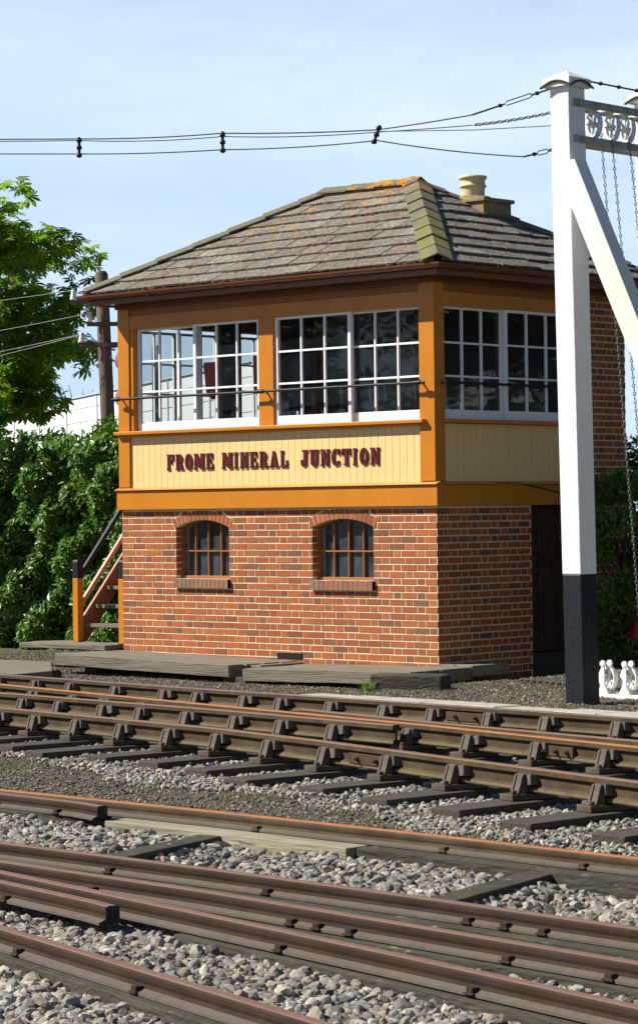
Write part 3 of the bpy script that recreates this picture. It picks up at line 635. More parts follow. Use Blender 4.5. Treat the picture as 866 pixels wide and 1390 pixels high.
# arches, sills, lower windows
for ci, (a, b) in enumerate(WINS):
    xc, hw = (a+b)/2, (b-a)/2; rise = CRN-SPR; r0 = (hw*hw+rise*rise)/(2*rise); zc = SPR+rise-r0; half = math.asin(hw/r0); n = 15
    win = empty('lower_window'); win.parent = box; win.location = (xc+2.45, -1.68, SILL-ZB)
    win['label'] = 'arched lower window, left of the two' if ci == 0 else 'arched lower window, right of the two'
    m = MB(); 
    for k in range(n):
        a0 = -half*1.06+2*half*1.06*k/n+.006; a1 = -half*1.06+2*half*1.06*(k+1)/n-.006
        pts = [(xc+r0*math.sin(a0), 0, zc+r0*math.cos(a0)), (xc+r0*math.sin(a1), 0, zc+r0*math.cos(a1)), (xc+(r0+RT_)*math.sin(a1), 0, zc+(r0+RT_)*math.cos(a1)), (xc+(r0+RT_)*math.sin(a0), 0, zc+(r0+RT_)*math.cos(a0))]
        c = bcol(); m.prism(pts, (0, -.0055, 0), 0, (c[0]*.95, c[1]*.95, c[2]*.95, 1)); m.prism([(p[0], 0.0015, p[2]) for p in pts[:2]]+[(pts[1][0], .0015, pts[1][2]+.02), (pts[0][0], .0015, pts[0][2]+.02)], (0, .10, 0), 0, c)
    part(m, 'brick_arch', P('brick'), win, color=True)
    m = MB(); nb = 13
    for k in range(nb):
        q0 = a-.012+(b-a+.024)*k/nb+.004; q1 = a-.012+(b-a+.024)*(k+1)/nb-.004; c = random.choice([(.27, .13, .07, 1), (.32, .13, .06, 1), (.25, .15, .09, 1), (.22, .12, .075, 1)])
        m.box((q0, -.045, SILL-.105), (q1, .10, SILL+random.uniform(-.003, 0)), 0, c)
    part(m, 'brick_sill', P('brick'), win, color=True)
    part(MB().box((a-.008, -.038, SILL-.102), (b+.008, -.001, SILL-.006)), 'sill_mortar', P('mortar'), win)
    for xx, sg in ((a, 1), (b, -1)): part(brickwall(MB(), (xx, 0, 0), (0, 1, 0), .081, SILL, SPR+.07, None, (sg, 0, 0)), 'brick_reveal', P('brick'), win, color=True)
    y0 = .082; m = MB(); f = .02
    def za(x): return zc+math.sqrt(max((r0-.002)**2-(x-xc)**2, 0))
    m.box((a, y0, SILL), (a+f, y0+.06, za(a)-.001)); m.box((b-f, y0, SILL), (b, y0+.06, za(b)-.001)); m.box((a+f, y0-.012, SILL), (b-f, y0+.06, SILL+.035))
    nn = 12
    for k in range(nn):
        q0, q1 = a+(b-a)*k/nn, a+(b-a)*(k+1)/nn
        m.prism([(q0, y0+.002, za(q0)-.008), (q1, y0+.002, za(q1)-.008), (q1, y0+.002, za(q1)), (q0, y0+.002, za(q0))], (0, .055, 0))
    part(m, 'window_frame', P('brownframe'), win, bevel=.002)
    m = MB()
    for k in (1, 2, 3):
        x = a+f+(b-a-2*f)*k/4; m.box((x-.0065, y0+.01, SILL+.035), (x+.0065, y0+.04, za(x)-.03))
    m.box((a+f, y0+.006, -.472), (b-f, y0+.038, -.456)); part(m, 'glazing_bars', P('brownframe'), win)
    m = MB(); m.add([(a+f, y0+.045, SILL+.03), (b-f, y0+.045, SILL+.03), (b-f, y0+.045, za(b)), (xc, y0+.045, CRN), (a+f, y0+.045, za(a))], [(0, 1, 2, 3, 4)]); part(m, 'pane', P('sheenglass'), win)
part(MB().box((-2.36, -.012, -1.66), (-1.98, -.003, -1.60)), 'air_vent', P('black'))
# dark room inside the lower storey
m = MB(); m.box((BX+.22, 1.6, ZB+.02), (-.22, 1.62, .04)); m.box((BX+.22, .22, .041), (-.16, BD-.22, .09)); part(m, 'inner_floor_and_wall', P('dark_int'))
# door of the lower storey
m = MB(); m.box((-.17, DY0, -1.61), (-.13, DY1, .02))
dr = part(m, 'side_door', P('door')); m = MB()
for k in range(7): m.box((-.1299, DY0+.02+k*.118, -1.58), (-.122, DY0+.02+k*.118+.108, -.06))
part(m, 'door_boards', P('door'), dr, bevel=.002)
part(MB().tube([(-.115, DY0+.12, -.75), (-.07, DY0+.12, -.75), (-.07, DY0+.18, -.75)], .012, 8), 'door_handle', P('black'), dr)
# timber band (bressumer) round the box
m = MB(); m.box((BX-.03, -.060, .02), (.06, .0, .245)); m.box((.0, .0005, .02), (.06, 2.44, .245)); m.box((BX-.03, .0005, .02), (BX, BD, .245))
m.prism([(BX-.045, -.085, .246), (BX-.045, -.085, .258), (BX-.045, -.01, .285), (BX-.045, -.01, .246)], (-BX+.075+.045, 0, 0))
m.prism([(.085, -.01, .246), (.085, -.01, .256), (.015, -.01, .283), (.015, -.01, .246)], (0, 2.45, 0))
part(m, 'timber_band', P('orange'), bevel=.005)
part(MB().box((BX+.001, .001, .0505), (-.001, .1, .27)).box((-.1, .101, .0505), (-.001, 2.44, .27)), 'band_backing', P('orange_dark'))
# tongue and groove boards
m = MB()
n = 44; x0, x1 = BX+.18, -.19
for k in range(n):
    a = x0+(x1-x0)*k/n; b = x0+(x1-x0)*(k+1)/n; m.box((a+.0022, -.014, .275), (b-.0022, .01, .90))
m.box((x0, -.008, .275), (x1, .004, .90)); part(m, 'front_boarding', P('cream'), bevel=.0015)
m = MB(); n = 22; y0, y1 = .13, 2.43
for k in range(n):
    a = y0+(y1-y0)*k/n; b = y0+(y1-y0)*(k+1)/n; m.box((-.01, a+.002, .275), (.014, b-.002, .90))
m.box((-.004, y0, .275), (.008, y1, .90)); part(m, 'side_boarding', P('cream'), bevel=.0015)
m = MB(); m.box((BX-.002, .15, .275), (BX+.02, BD-.1, .90)); part(m, 'end_boarding', P('cream'))
# corner posts and mullions
m = MB(); m.box((-.19, -.04, .285), (0.022, .13, 2.45)); part(m, 'corner_post', P('orange'), bevel=.004)
m = MB(); m.box((BX-.01, -.04, .285), (BX+.18, .15, 2.45)); part(m, 'corner_post', P('orange'), bevel=.004)
m = MB(); m.box((-2.58, -.035, .95), (-2.35, .1, 2.17)); part(m, 'window_mullion', P('orange'), bevel=.004)
m = MB(); m.box((-.12, 2.30, .285), (.02, 2.449, 2.45)); part(m, 'side_post', P('orange'), bevel=.004)
m = MB(); m.box((BX, BD-.15, .1), (BX+.15, BD, 2.45)); part(m, 'rear_corner_post', P('orange'), bevel=.004)
# inner jamb linings beside the windows
m = MB(); m.box((BX+.1801, -.02, .95), (BX+.235, .1, 2.17)); m.box((BX+.18, -.03, 2.155), (-.19, .1, 2.31)); m.box((-.1, .13, 2.155), (.012, 2.30, 2.31)); part(m, 'window_head', P('orange'), bevel=.003)
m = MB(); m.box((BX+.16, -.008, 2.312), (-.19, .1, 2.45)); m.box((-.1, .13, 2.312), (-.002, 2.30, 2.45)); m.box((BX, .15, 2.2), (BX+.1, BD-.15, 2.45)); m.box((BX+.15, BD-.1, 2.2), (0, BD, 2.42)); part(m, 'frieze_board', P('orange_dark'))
m = MB(); m.box((BX-.03, -.105, .905), (-.10, .03, .945)); m.box((BX+.18, -.06, .88), (-.19, -.0145, .905)); part(m, 'front_window_ledge', P('orange'), bevel=.005)
m = MB(); m.box((-.03, .09, .905), (.10, 2.44, .945)); part(m, 'side_window_ledge', P('orange'), bevel=.005)
# sliding sashes
def sash(face, s0, s1, dep, z0=.95, z1=2.158, label=None, cols=3, rows=3, name='sash', br=.10):
    m = MB(); e = .042; t = .04; gb = .011
    def bx(a, b, za, zb, d0, d1):
        if face == 'f': m.box((a, d0, za), (b, d1, zb))
        elif face == 'r': m.box((-d1, a, za), (-d0, b, zb))
        elif face == 'l': m.box((BX+d0, a, za), (BX+d1, b, zb))
        else: m.box((a, BD-d1, za), (b, BD-d0, zb))
    bx(s0, s0+e, z0, z1, dep, dep+t); bx(s1-e, s1, z0, z1, dep, dep+t); bx(s0+e, s1-e, z0, z0+br, dep, dep+t); bx(s0+e, s1-e, z1-.03, z1, dep, dep+t)
    for k in range(1, cols): x = s0+e+(s1-s0-2*e)*k/cols; bx(x-gb, x+gb, z0+br, z1-.03, dep+.004, dep+t-.006)
    for k in range(1, rows): z = z0+br+(z1-.03-z0-br)*k/rows; bx(s0+e, s1-e, z-gb, z+gb, dep+.006, dep+t-.004)
    o = part(m, name, P('white'), bevel=.002)
    if label: o['label'] = label
    g = MB(); d = dep+t*.6
    if face == 'f': vs = [(s0+e, d, z0+br), (s1-e, d, z0+br), (s1-e, d, z1-.03), (s0+e, d, z1-.03)]
    elif face == 'r': vs = [(-d, s0+e, z0+br), (-d, s1-e, z0+br), (-d, s1-e, z1-.03), (-d, s0+e, z1-.03)]
    elif face == 'l': vs = [(BX+d, s1-e, z0+br), (BX+d, s0+e, z0+br), (BX+d, s0+e, z1-.03), (BX+d, s1-e, z1-.03)]
    else: vs = [(s1-e, BD-d, z0+br), (s0+e, BD-d, z0+br), (s0+e, BD-d, z1-.03), (s1-e, BD-d, z1-.03)]
    g.add(vs, [(0, 1, 2, 3)]); part(g, 'glass_pane', P('glass'), o); return o
sash('f', -4.66, -3.60, .045); sash('f', -3.66, -2.585, -.008)
sash('f', -2.345, -1.20, -.008); sash('f', -1.27, -.195, .045)
sash('r', .135, 1.20, .035); sash('r', 1.17, 2.295, -.012)
sash('l', .16, .86, .02, name='end_sash', cols=2); sash('l', .90, 1.56, .02, name='end_sash', cols=2); sash('l', 1.92, 2.50, .02, z0=1.10, name='end_sash', cols=2, br=.06)
m = MB(); m.box((BX, 1.57, .901), (BX+.10, 1.91, 2.199)); m.box((BX, 2.51, .901), (BX+.10, BD-.151, 2.199)); m.box((BX, 1.911, .901), (BX+.09, 2.509, 1.099)); part(m, 'end_panel', P('orange_dark')); part(MB().box((BX+.101, 1.565, .141), (BX+.12, 1.915, 2.39)).box((BX+.101, 2.505, .141), (BX+.12, BD-.16, 2.39)), 'end_lining', P('dark_int'))
# upper room: floor, boarded rear wall, ceiling
m = MB(); m.box((BX+.1, .1, .092), (-.1, BD-.1, .14)); part(m, 'cabin_floor', P('floor'))
m = MB(); m.box((BX+.151, BD-.12, .141), (-.101, BD-.02, 2.40)); m.box((-.22, DY1, .141), (-.217, BD-.13, 2.4)); part(m, 'rear_lining', P('dark_int'))
m = MB(); m.box((BX+.05, .05, 2.4), (-.05, BD-.05, 2.43)); part(m, 'cabin_ceiling', P('dark_int'))
# eaves: soffit, fascia, gutter
m = MB(); m.box((BX-.17, -.30, 2.455), (.30, BD+.30, 2.475)); part(m, 'soffit', P('brown'))
m = MB()
for (a, b) in (((BX-.19, -.33, 2.44), (.32, -.305, 2.54)), ((.305, -.304, 2.44), (.33, BD+.32, 2.54)), ((BX-.20, -.304, 2.44), (BX-.175, BD+.32, 2.54)), ((BX-.17, BD+.305, 2.44), (.30, BD+.33, 2.54))): m.box(a, b)
m.box((BX-.02, -.075, 2.395), (.05, -.041, 2.454)); m.box((.023, -.04, 2.395), (.055, BD, 2.454)); part(m, 'fascia', P('brown'), bevel=.004)
def gutter():
    m = MB(); g = []
    for k in range(9): a = math.pi*k/8; g.append((-.052*math.cos(a), -.052*math.sin(a)))
    g2 = [(p[0]*.85, p[1]*.85+.002) for p in reversed(g)]; loop = g+g2
    o = .385
    pts = [(BX-.255, -o), (o, -o), (o, BD+o), (BX-.255, BD+o), (BX-.255, -o)]
    for i in range(4):
        a, b = Vector((*pts[i], 0)), Vector((*pts[i+1], 0)); t = (b-a).normalized(); l = Vector((t.y, -t.x, 0)); n = len(loop); vs = []
        for j, (p, e) in enumerate(((a, -1), (b, 1))):
            for q in loop: vs.append(p+l*q[0]+t*(e*q[0])+Vector((0, 0, 2.555+q[1])))
        m.add(vs, [(k, (k+1) % n, (k+1) % n+n, k+n) for k in range(n)])
        Lg = (b-a).length; k = .55
        while k < Lg-.2:
            c = a+t*k; ring = []
            for s in (-.022, .022):
                for q in g: ring.append(c+t*s+l*q[0]*1.13+Vector((0, 0, 2.555+q[1]*1.13)))
            nn = len(g); m.add(ring, [(q, q+1, q+1+nn, q+nn) for q in range(nn-1)]); k += .62
    return m
part(gutter(), 'gutter', P('brown'), fix=True)
m = MB()
for k in range(9): m.prism([(BX+.1+k*.6, -.34, 2.50), (BX+.1+k*.6, -.34, 2.535), (BX+.1+k*.6, -.30, 2.52)], (.02, 0, 0))
part(m, 'gutter_brackets', P('brown'))
# guard rails
def guard(p0, p1, br, lab):
    m = MB(); m.tube([p0, p1], .0145, 8)
    d = (Vector(p1)-Vector(p0)).normalized()
    for q in br:
        c = Vector(p0)+d*q; w = Vector((0, 1, 0)) if abs(d.x) > .5 else Vector((-1, 0, 0)); m.tube([c, c+w*.10], .012, 6); m.tube([c-d*.045, c+d*.045], .024, 8)
    o = part(m, 'guard_bar', P('black')); o['label'] = lab
guard((BX-.02, -.13, 1.33), (-.04, -.13, 1.33), [.09, 2.46, 4.78], 'long black bar across the front windows'); guard((.115, .02, 1.33), (.115, 2.40, 1.33), [.06, 2.3], 'black bar across the side windows')
m = MB(); m.tube([(.065, .9, .262), (.07, 1.3, .262), (.075, 1.8, .19), (.08, 2.4, .10)], .007, 6); part(m, 'thin_cable', P('black'))
# roof: separate tiles on four slopes
ov = .35; EZ, RZ = 2.565, 3.735; HX = BD/2+ov
slab_z = (RZ-EZ)/HX
ovl = .22
A1, A2 = (BX-ovl, -ov), (ov, -ov); A3, A4 = (ov, BD+ov), (BX-ovl, BD+ov); R1, R2 = (BX-ovl+HX, BD/2), (ov-HX, BD/2)
def clip(poly, a, b):   # keep the side of line a->b to the left
    o = []; n = len(poly)
    def sd_(p): return (b[0]-a[0])*(p[1]-a[1])-(b[1]-a[1])*(p[0]-a[0])
    for i in range(n):
        p, q = poly[i], poly[(i+1) % n]; sp, sq = sd_(p), sd_(q)
        if sp >= 0: o.append(p)
        if (sp >= 0) != (sq >= 0): t = sp/(sp-sq); o.append((p[0]+(q[0]-p[0])*t, p[1]+(q[1]-p[1])*t))
    return o
TC = [(.22, .20, .165), (.25, .23, .19), (.19, .172, .145), (.22, .18, .14), (.29, .27, .225), (.20, .18, .155), (.22, .165, .12), (.16, .145, .12)]
def slope(m, e0, e1, poly2, inward):   # e0,e1 eave corners in plan; poly2 slope outline in (u along eave, v inward plan distance)
    e0, e1 = Vector((*e0, 0)), Vector((*e1, 0)); u = (e1-e0).normalized(); L_ = (e1-e0).length; w = Vector((*inward, 0)); g = HX/9.3; row = 0; v = -.03
    k = math.sqrt(1+slab_z**2); nrm = (Vector((0, 0, 1))-w*slab_z).normalized()
    while v < HX:
        s = -random.uniform(.02, .28); 
        while s < L_:
            wd = random.choice((.28, .32, .34, .36, .42)); v1 = min(v+g*1.18, HX); dv = random.uniform(-.010, .010)
            q = [(s+.004, v+dv), (s+wd-.004, v+dv+random.uniform(-.005, .005)), (s+wd-.004, v1), (s+.004, v1)]
            for i in range(len(poly2)):
                q = clip(q, poly2[i], poly2[(i+1) % len(poly2)])
                if len(q) < 3: break
            if len(q) >= 3:
                up_ = random.uniform(.000, .006); tl = random.uniform(-.004, .004); P3 = []
                for a, b in q:
                    lift = .027*(1-(b-v)/(g*1.18))+up_+tl*((a-s)/wd-.5); P3.append(e0+u*a+w*b+Vector((0, 0, EZ+b*slab_z))+nrm*lift)
                if v1 < HX-.05 and random.random() < .55:
                    for _q in range(random.randint(1, 4)): aa = random.uniform(min(q[0][0], q[1][0]), max(q[0][0], q[1][0])); MOSS.append(tuple(e0+u*aa+w*(v+dv-.004)+Vector((0, 0, EZ+(v+dv)*slab_z+.018))))
                c = random.choice(TC); kk = random.uniform(.8, 1.2); th = random.uniform(.018, .026)
                m.prism(P3, nrm*th, 0, (c[0]*kk, c[1]*kk, c[2]*kk, 1))
            s += wd
        v += g; row += 1
W2 = -BX+ov+ovl; D2 = BD+2*ov
MOSS = []
roof = empty('roof'); roof.parent = box; roof.location = (0, 0, EZ-ZB)
m = MB(); slope(m, A1, A2, [(0, -.04), (W2, -.04), (W2-HX, HX), (HX, HX)], (0, 1)); part(m, 'front_tiles', P('slate'), roof, color=True)
m = MB(); slope(m, A2, A3, [(0, -.04), (D2, -.04), (HX, HX)], (-1, 0)); part(m, 'side_tiles', P('slate'), roof, color=True)
m = MB(); slope(m, A3, A4, [(0, -.04), (W2, -.04), (W2-HX, HX), (HX, HX)], (0, -1)); slope(m, A4, A1, [(0, -.04), (D2, -.04), (HX, HX)], (1, 0)); part(m, 'rear_tiles', P('slate'), roof, color=True)
mo = np.array(MOSS)-np.array([-2.45, 1.68, EZ]); k = len(mo); mo = np.repeat(mo, 5, 0)+rng.normal(0, .010, (k*5, 3))*np.array([1.2, 1.2, .35])
o = scatter('moss', ICO_V, ICO_F, mo, rrot(k*5), np.stack([rng.uniform(.008, .028, k*5)]*2+[rng.uniform(.006, .016, k*5)], 1), np.array([(.06, .05, .03), (.045, .035, .025), (.09, .085, .035)])[rng.integers(0, 3, k*5)], P('stone'), roof); o['kind'] = 'stuff'
m = MB(); zz = EZ-.004
m.add([(*A1, zz), (*A2, zz), (*A3, zz), (*A4, zz), (*R1, RZ-.004), (*R2, RZ-.004)], [(0, 1, 5, 4), (1, 2, 5), (2, 3, 4, 5), (3, 0, 4), (3, 2, 1, 0)]); part(m, 'roof_deck', P('dark_int'), roof)
def ridge(a, b, w, step, th=.022, drop=.42, lift=.03):
    m = MB(); a, b = Vector(a), Vector(b); d = b-a; Lr = d.length; d.normalize(); l = Vector((d.y, -d.x, 0)).normalized(); un = l.cross(d).normalized()
    if un.z < 0: un = -un
    s = 0
    while s < Lr-.05:
        e = min(s+step, Lr); j = Vector((random.uniform(-.004, .004), random.uniform(-.004, .004), random.uniform(0, .006))); h0, h1 = lift+.016, lift
        for sg in (1, -1):
            def pt(t, q, h): return a+d*t+l*(sg*q)+un*(h-q*drop)+j
            c = [pt(s+.004, 0, h0), pt(e+.02, 0, h1), pt(e+.02, w, h1), pt(s+.004, w, h0)]; m.prism(c, un*th)
        s = e
    return m
part(ridge((*A1, EZ+.01), (*R1, RZ+.01), .135, .46, lift=.045), 'hip_tiles', P('ridge'), roof, bevel=.003)
part(ridge((ov+.02, -ov-.02, EZ+.015), (*R2, RZ+.02), .165, .37, drop=.45, lift=.035), 'front_hip_tiles', P('ridge'), roof, bevel=.003)
part(ridge((*A3, EZ+.01), (*R2, RZ+.01), .11, .46), 'hip_tiles', P('ridge'), roof, bevel=.003)
part(ridge((*A4, EZ+.01), (*R1, RZ+.01), .11, .46), 'hip_tiles', P('ridge'), roof, bevel=.003)
part(ridge((R1[0]-.05, R1[1], RZ+.01), (R2[0]+.05, R2[1], RZ+.01), .14, .45, drop=.5, lift=.05), 'ridge_tiles', P('ridge'), roof, bevel=.003)
# chimney
m = MB(); m.box((-1.47, 1.98, 3.0), (-.93, 2.48, 3.50)); ch = part(m, 'chimney_stack', P('stackcap'), roof, bevel=.01)
m = MB(); m.prism([(-1.50, 1.95, 3.501), (-.90, 1.95, 3.501), (-.90, 2.51, 3.501), (-1.50, 2.51, 3.501)], (0, 0, .045)); m.lathe([(.26, 0), (.2, .045), (.15, .055)], (-1.27, 2.2, 3.545), 20)
part(m, 'flaunching', P('stackcap'), ch, bevel=.008)
m = MB(); m.lathe([(.135, 0), (.138, .08), (.142, .12), (.158, .125), (.158, .145), (.142, .15), (.145, .215), (.162, .22), (.162, .25), (.125, .25), (.12, .1)], (-1.27, 2.2, 3.58), 28); part(m, 'chimney_pot', P('pot'), ch)
# lettering: slab serif capitals built from strokes
def glyph(ch_):
    r = []; S_, T_, F_h = .18, .11, .10
    def rc(a, b, c, d): r.append([(a, b), (c, b), (c, d), (a, d)])
    def ar(cx, cy, rx, ry, tx, ty, a0, a1, n=9):
        for i in range(n):
            p, q = R(a0+(a1-a0)*i/n), R(a0+(a1-a0)*(i+1)/n+.4)
            r.append([(cx+(rx-tx)*math.cos(p), cy+(ry-ty)*math.sin(p)), (cx+rx*math.cos(p), cy+ry*math.sin(p)), (cx+rx*math.cos(q), cy+ry*math.sin(q)), (cx+(rx-tx)*math.cos(q), cy+(ry-ty)*math.sin(q))])
    def stem(x, a=0, b=1, s=S_, bot=True, top=True, e=.07):
        rc(x, a, x+s, b)
        if bot: rc(x-e, a, x+s+e, a+F_h)
        if top: rc(x-e, b-F_h, x+s+e, b)
    if ch_ == 'F': stem(.08); rc(.3, .86, .68, 1); rc(.56, .62, .68, .99); rc(.3, .46, .5, .58); rc(.44, .38, .52, .68); w = .72
    elif ch_ == 'E': stem(.08); rc(.3, .86, .66, 1); rc(.56, .66, .66, .99); rc(.3, .46, .5, .58); rc(.44, .38, .52, .66); rc(.3, 0, .70, .14); rc(.6, .01, .70, .36); w = .74
    elif ch_ == 'R': stem(.08); ar(.40, .74, .30, .26, .2, .13, -90, 90); rc(.3, .48, .42, .6); rc(.3, .88, .42, 1); ar(.38, .26, .30, .29, .22, .14, 0, 85, 6); rc(.46, .0, .68, .28); rc(.46, 0, .80, .12); w = .80
    elif ch_ == 'O': ar(.36, .5, .36, .52, .23, .15, 0, 360, 22); w = .72
    elif ch_ == 'M': stem(.07, s=.14); stem(.72, s=.24); r.append([(.10, 1), (.34, 1), (.62, .22), (.44, .12)]); r.append([(.56, .12), (.48, .32), (.74, 1), (.90, 1)]); w = 1.03
    elif ch_ == 'I': stem(.08); w = .41
    elif ch_ == 'N': stem(.07, s=.13); stem(.58, s=.13, bot=False); r.append([(.02, 1), (.30, 1), (.71, 0), (.47, 0)]); w = .78
    elif ch_ == 'A': r.append([(.28, 1), (.50, 1), (.80, 0), (.54, 0)]); r.append([(.10, 0), (.22, 0), (.44, .98), (.32, .98)]); rc(.22, .26, .60, .38); rc(.0, 0, .30, .12); rc(.46, 0, .86, .12); w = .86
    elif ch_ == 'L': stem(.08); rc(.3, 0, .68, .14); rc(.57, .01, .68, .42); w = .72
    elif ch_ == 'J': rc(.26, .26, .51, 1); rc(.16, .87, .6, 1); ar(.26, .26, .25, .28, .22, .14, -180, 0, 10); ar(.13, .3, .13, .13, .12, .12, 0, 360, 10); w = .62
    elif ch_ == 'U': rc(.08, .3, .33, 1); rc(.0, .87, .41, 1); rc(.55, .3, .68, 1); rc(.48, .87, .76, 1); ar(.38, .3, .30, .32, .24, .15, 180, 360, 12); w = .77
    elif ch_ == 'C': ar(.36, .5, .36, .52, .24, .15, 40, 320, 18); rc(.56, .62, .68, 1.0); rc(.56, .06, .66, .3); w = .72
    elif ch_ == 'T': stem(.24, top=False, s=.24); rc(.0, .86, .72, 1); rc(.0, .60, .11, .99); rc(.61, .60, .72, .99); w = .74
    else: w = .45
    return r, w
def lettering(text, x0, x1, zb, h):
    tot = sum(glyph(c)[1]+.19 for c in text)-.19; k = (x1-x0)/tot; x = x0; m = MB(); q = 0
    for c in text:
        rs, w = glyph(c)
        for r in rs:
            q += 1; dd = .016+.0004*(q % 7); pts = [(x+p[0]*k, -.0145, zb+p[1]*h) for p in r]; m.prism(pts, (0, -dd, 0))
        x += (w+.19)*k
    return m
for wd_, xa, xb in (('FROME', -4.10, -3.33), ('MINERAL', -3.19, -2.15), ('JUNCTION', -1.95, -.78)):
    tot = sum(glyph(c)[1]+.19 for c in wd_)-.19; kx = (xb-xa)/tot; xx = xa
    for c in wd_:
        o = part(lettering(c, xx, xx+glyph(c)[1]*kx, .475, .185), 'letter', P('maroon')); o['label'] = 'raised maroon letter %s of the word %s' % (c, wd_); xx += (glyph(c)[1]+.19)*kx
# two dished lamps backs on the far end wall
for z in (1.80, 1.36):
    m = MB(); Mx = Matrix.Rotation(R(-90), 4, 'Y') @ Matrix.Rotation(R(12), 4, 'X'); m.lathe([(0, .13), (.05, .125), (.1, .09), (.135, .0), (.14, 0)], (BX-.02, .10, z), 20, M=Mx); part(m, 'dished_cover', P('purple'))
# things inside the cabin
lf = empty('lever_frame', (-1.4, .75, .14)); tag(lf, 'row of tall signal levers standing behind the right front windows', 'levers')
m = MB(); m.box((-1.15, -.14, 0), (1.1, .14, .28)); m.build('lever_base', P('black'), lf, .01)
for k, c in enumerate(['red', 'black', 'blue', 'blue', 'red', 'black', 'blue', 'red', 'blue', 'blue']):
    m = MB(); x = -1.0+k*.22; m.tube([(x, 0, .25), (x+.02, -.10, 1.05)], [.022, .014], 8); m.build('lever', P(c), lf)
    m = MB(); m.tube([(x+.02, -.10, 1.05), (x+.025, -.125, 1.25)], .016, 8); m.build('lever_handle', P('head_steel'), lf)
m = MB(); m.prism([(-4.02, .5, 1.75), (-3.82, .5, 1.75), (-3.80, .5, 1.42), (-3.88, .5, 1.30), (-3.98, .5, 1.40)], (0, .05, 0)); o = m.build('furled_flag', P('red'), None, .015); tag(o, 'dark red furled flag hanging behind the left front window', 'flag')
m = MB(); m.prism([(-3.3, .6, 1.80), (-3.1, .6, 1.78), (-3.12, .6, 1.35), (-3.2, .6, 1.28), (-3.29, .6, 1.4)], (0, .05, 0)); o = m.build('furled_flag', P('red'), None, .015); tag(o, 'dark red flag hanging behind the second sash from the left', 'flag')
m = MB(); m.lathe([(0, 0), (.035, 0), (.04, .05), (.03, .09), (.015, .11), (.018, .14), (0, .14)], (-2.14, .14, .96), 14); o = m.build('small_jug', P('porcelain')); tag(o, 'small white jug on the ledge inside the middle window', 'jug')
m = MB(); m.box((BX+.02, .05, .90), (-.1, .20, .955)); part(m, 'inner_ledge', P('dark_int'))

# ================================================================== STAIRS
st = empty('staircase', (-5.35, .05, -1.57)); tag(st, 'steep staircase with ochre newels, black handrail and grey treads beside the signal box', 'staircase')
rise, run = .222, .19
def sp(m, name, mt, **k): m.v = [(p[0]+5.35, p[1]-.05, p[2]+1.57) for p in m.v]; return m.build(name, mt, st, **k)
for x, lab in ((-5.79, 'left newel post'), (-4.975, 'right newel post against the brickwork')):
    m = MB(); m.box((x-.045, .03, -1.57), (x+.045, .12, -.80)); o = sp(m, 'newel_post', P('orange'), bevel=.004); o['label'] = lab
    m = MB(); m.box((x-.047, .028, -.7995), (x+.047, .122, -.60)); m.prism([(x-.047, .028, -.60), (x+.047, .028, -.60), (x+.035, .04, -.575), (x-.035, .04, -.575)], (0, .094, 0)); sp(m, 'newel_cap', P('black'), bevel=.004)
for x in (-5.79, -5.0):
    a = (x, .12, -1.45); b = (x, 1.55, .22); m = MB(); d = Vector((0, 1.43, 1.67)); 
    m.prism([(x-.02, .12, -1.57), (x-.02, .12, -1.30), (x-.02, 1.55, .33), (x-.02, 1.55, .06), (x-.02, .20, -1.57)], (.04, 0, 0)); sp(m, 'stringer', P('stringer'), bevel=.003)
for x in (-5.79,):
    m = MB(); m.prism([(x-.025, .12, -.80), (x-.025, .12, -.72), (x-.025, 1.55, .95), (x-.025, 1.55, .87)], (.05, 0, 0)); sp(m, 'handrail', P('black'), bevel=.008)
    m = MB(); m.prism([(x-.022, .12, -1.16), (x-.022, .12, -1.08), (x-.022, 1.55, .58), (x-.022, 1.55, .50)], (.045, 0, 0)); sp(m, 'middle_rail', P('pink'), bevel=.004)
for k in range(7):
    z = -1.57+rise*(k+1); y = .13+run*k; m = MB(); m.box((-5.765, y, z-.045), (-5.025, y+.25, z)); sp(m, 'tread', P('oldwood'), bevel=.006)
m = MB(); m.box((-5.82, 1.45, .04), (-4.93, 3.0, .09)); sp(m, 'landing', P('oldwood'), bevel=.005)
for x, y in ((-5.78, 1.5), (-5.78, 2.95)):
    m = MB(); m.box((x-.045, y-.045, -1.85), (x+.045, y+.045, 1.05)); sp(m, 'landing_post', P('orange'), bevel=.004)
m = MB(); m.box((-5.80, 1.55, .95), (-5.75, 2.9, 1.02)); m.box((-5.80, 1.55, .55), (-5.76, 2.9, .61)); sp(m, 'landing_rail', P('pink'), bevel=.004)
# ================================================================== TIMBER WALKWAY
def walkway(name, label, pieces, m_='oldwood'):
    x0 = sum(p[0][0] for p in pieces)/len(pieces); y0 = sum(p[0][1] for p in pieces)/len(pieces)
    e = empty(name, (x0, y0, -1.85)); tag(e, label, 'walkway')
    for (a, b, c, d, zt0, zt1, h) in [(p[0][0], p[0][1], p[1][0], p[1][1], p[2], p[3], p[4]) for p in pieces]:
        m = MB(); q = random.uniform(-.004, .004); n = 6; vs = []
        for i in range(n+1):
            t = i/n; x = a+(c-a)*t; zt = zt0+(zt1-zt0)*t+random.uniform(-.004, .004)+q
            for yy, z in ((b, zt), (d, zt), (d, zt-h), (b, zt-h)): vs.append((x-x0, yy-y0+random.uniform(-.006, .006), z+1.85))
        fs = [(i*4+k, (i+1)*4+k, (i+1)*4+(k+1) % 4, i*4+(k+1) % 4) for i in range(n) for k in range(4)]+[(0, 1, 2, 3), (n*4+3, n*4+2, n*4+1, n*4)]
        m.add(vs, fs); m.build('board', P(m_), e, .008, fix=True)
    return e
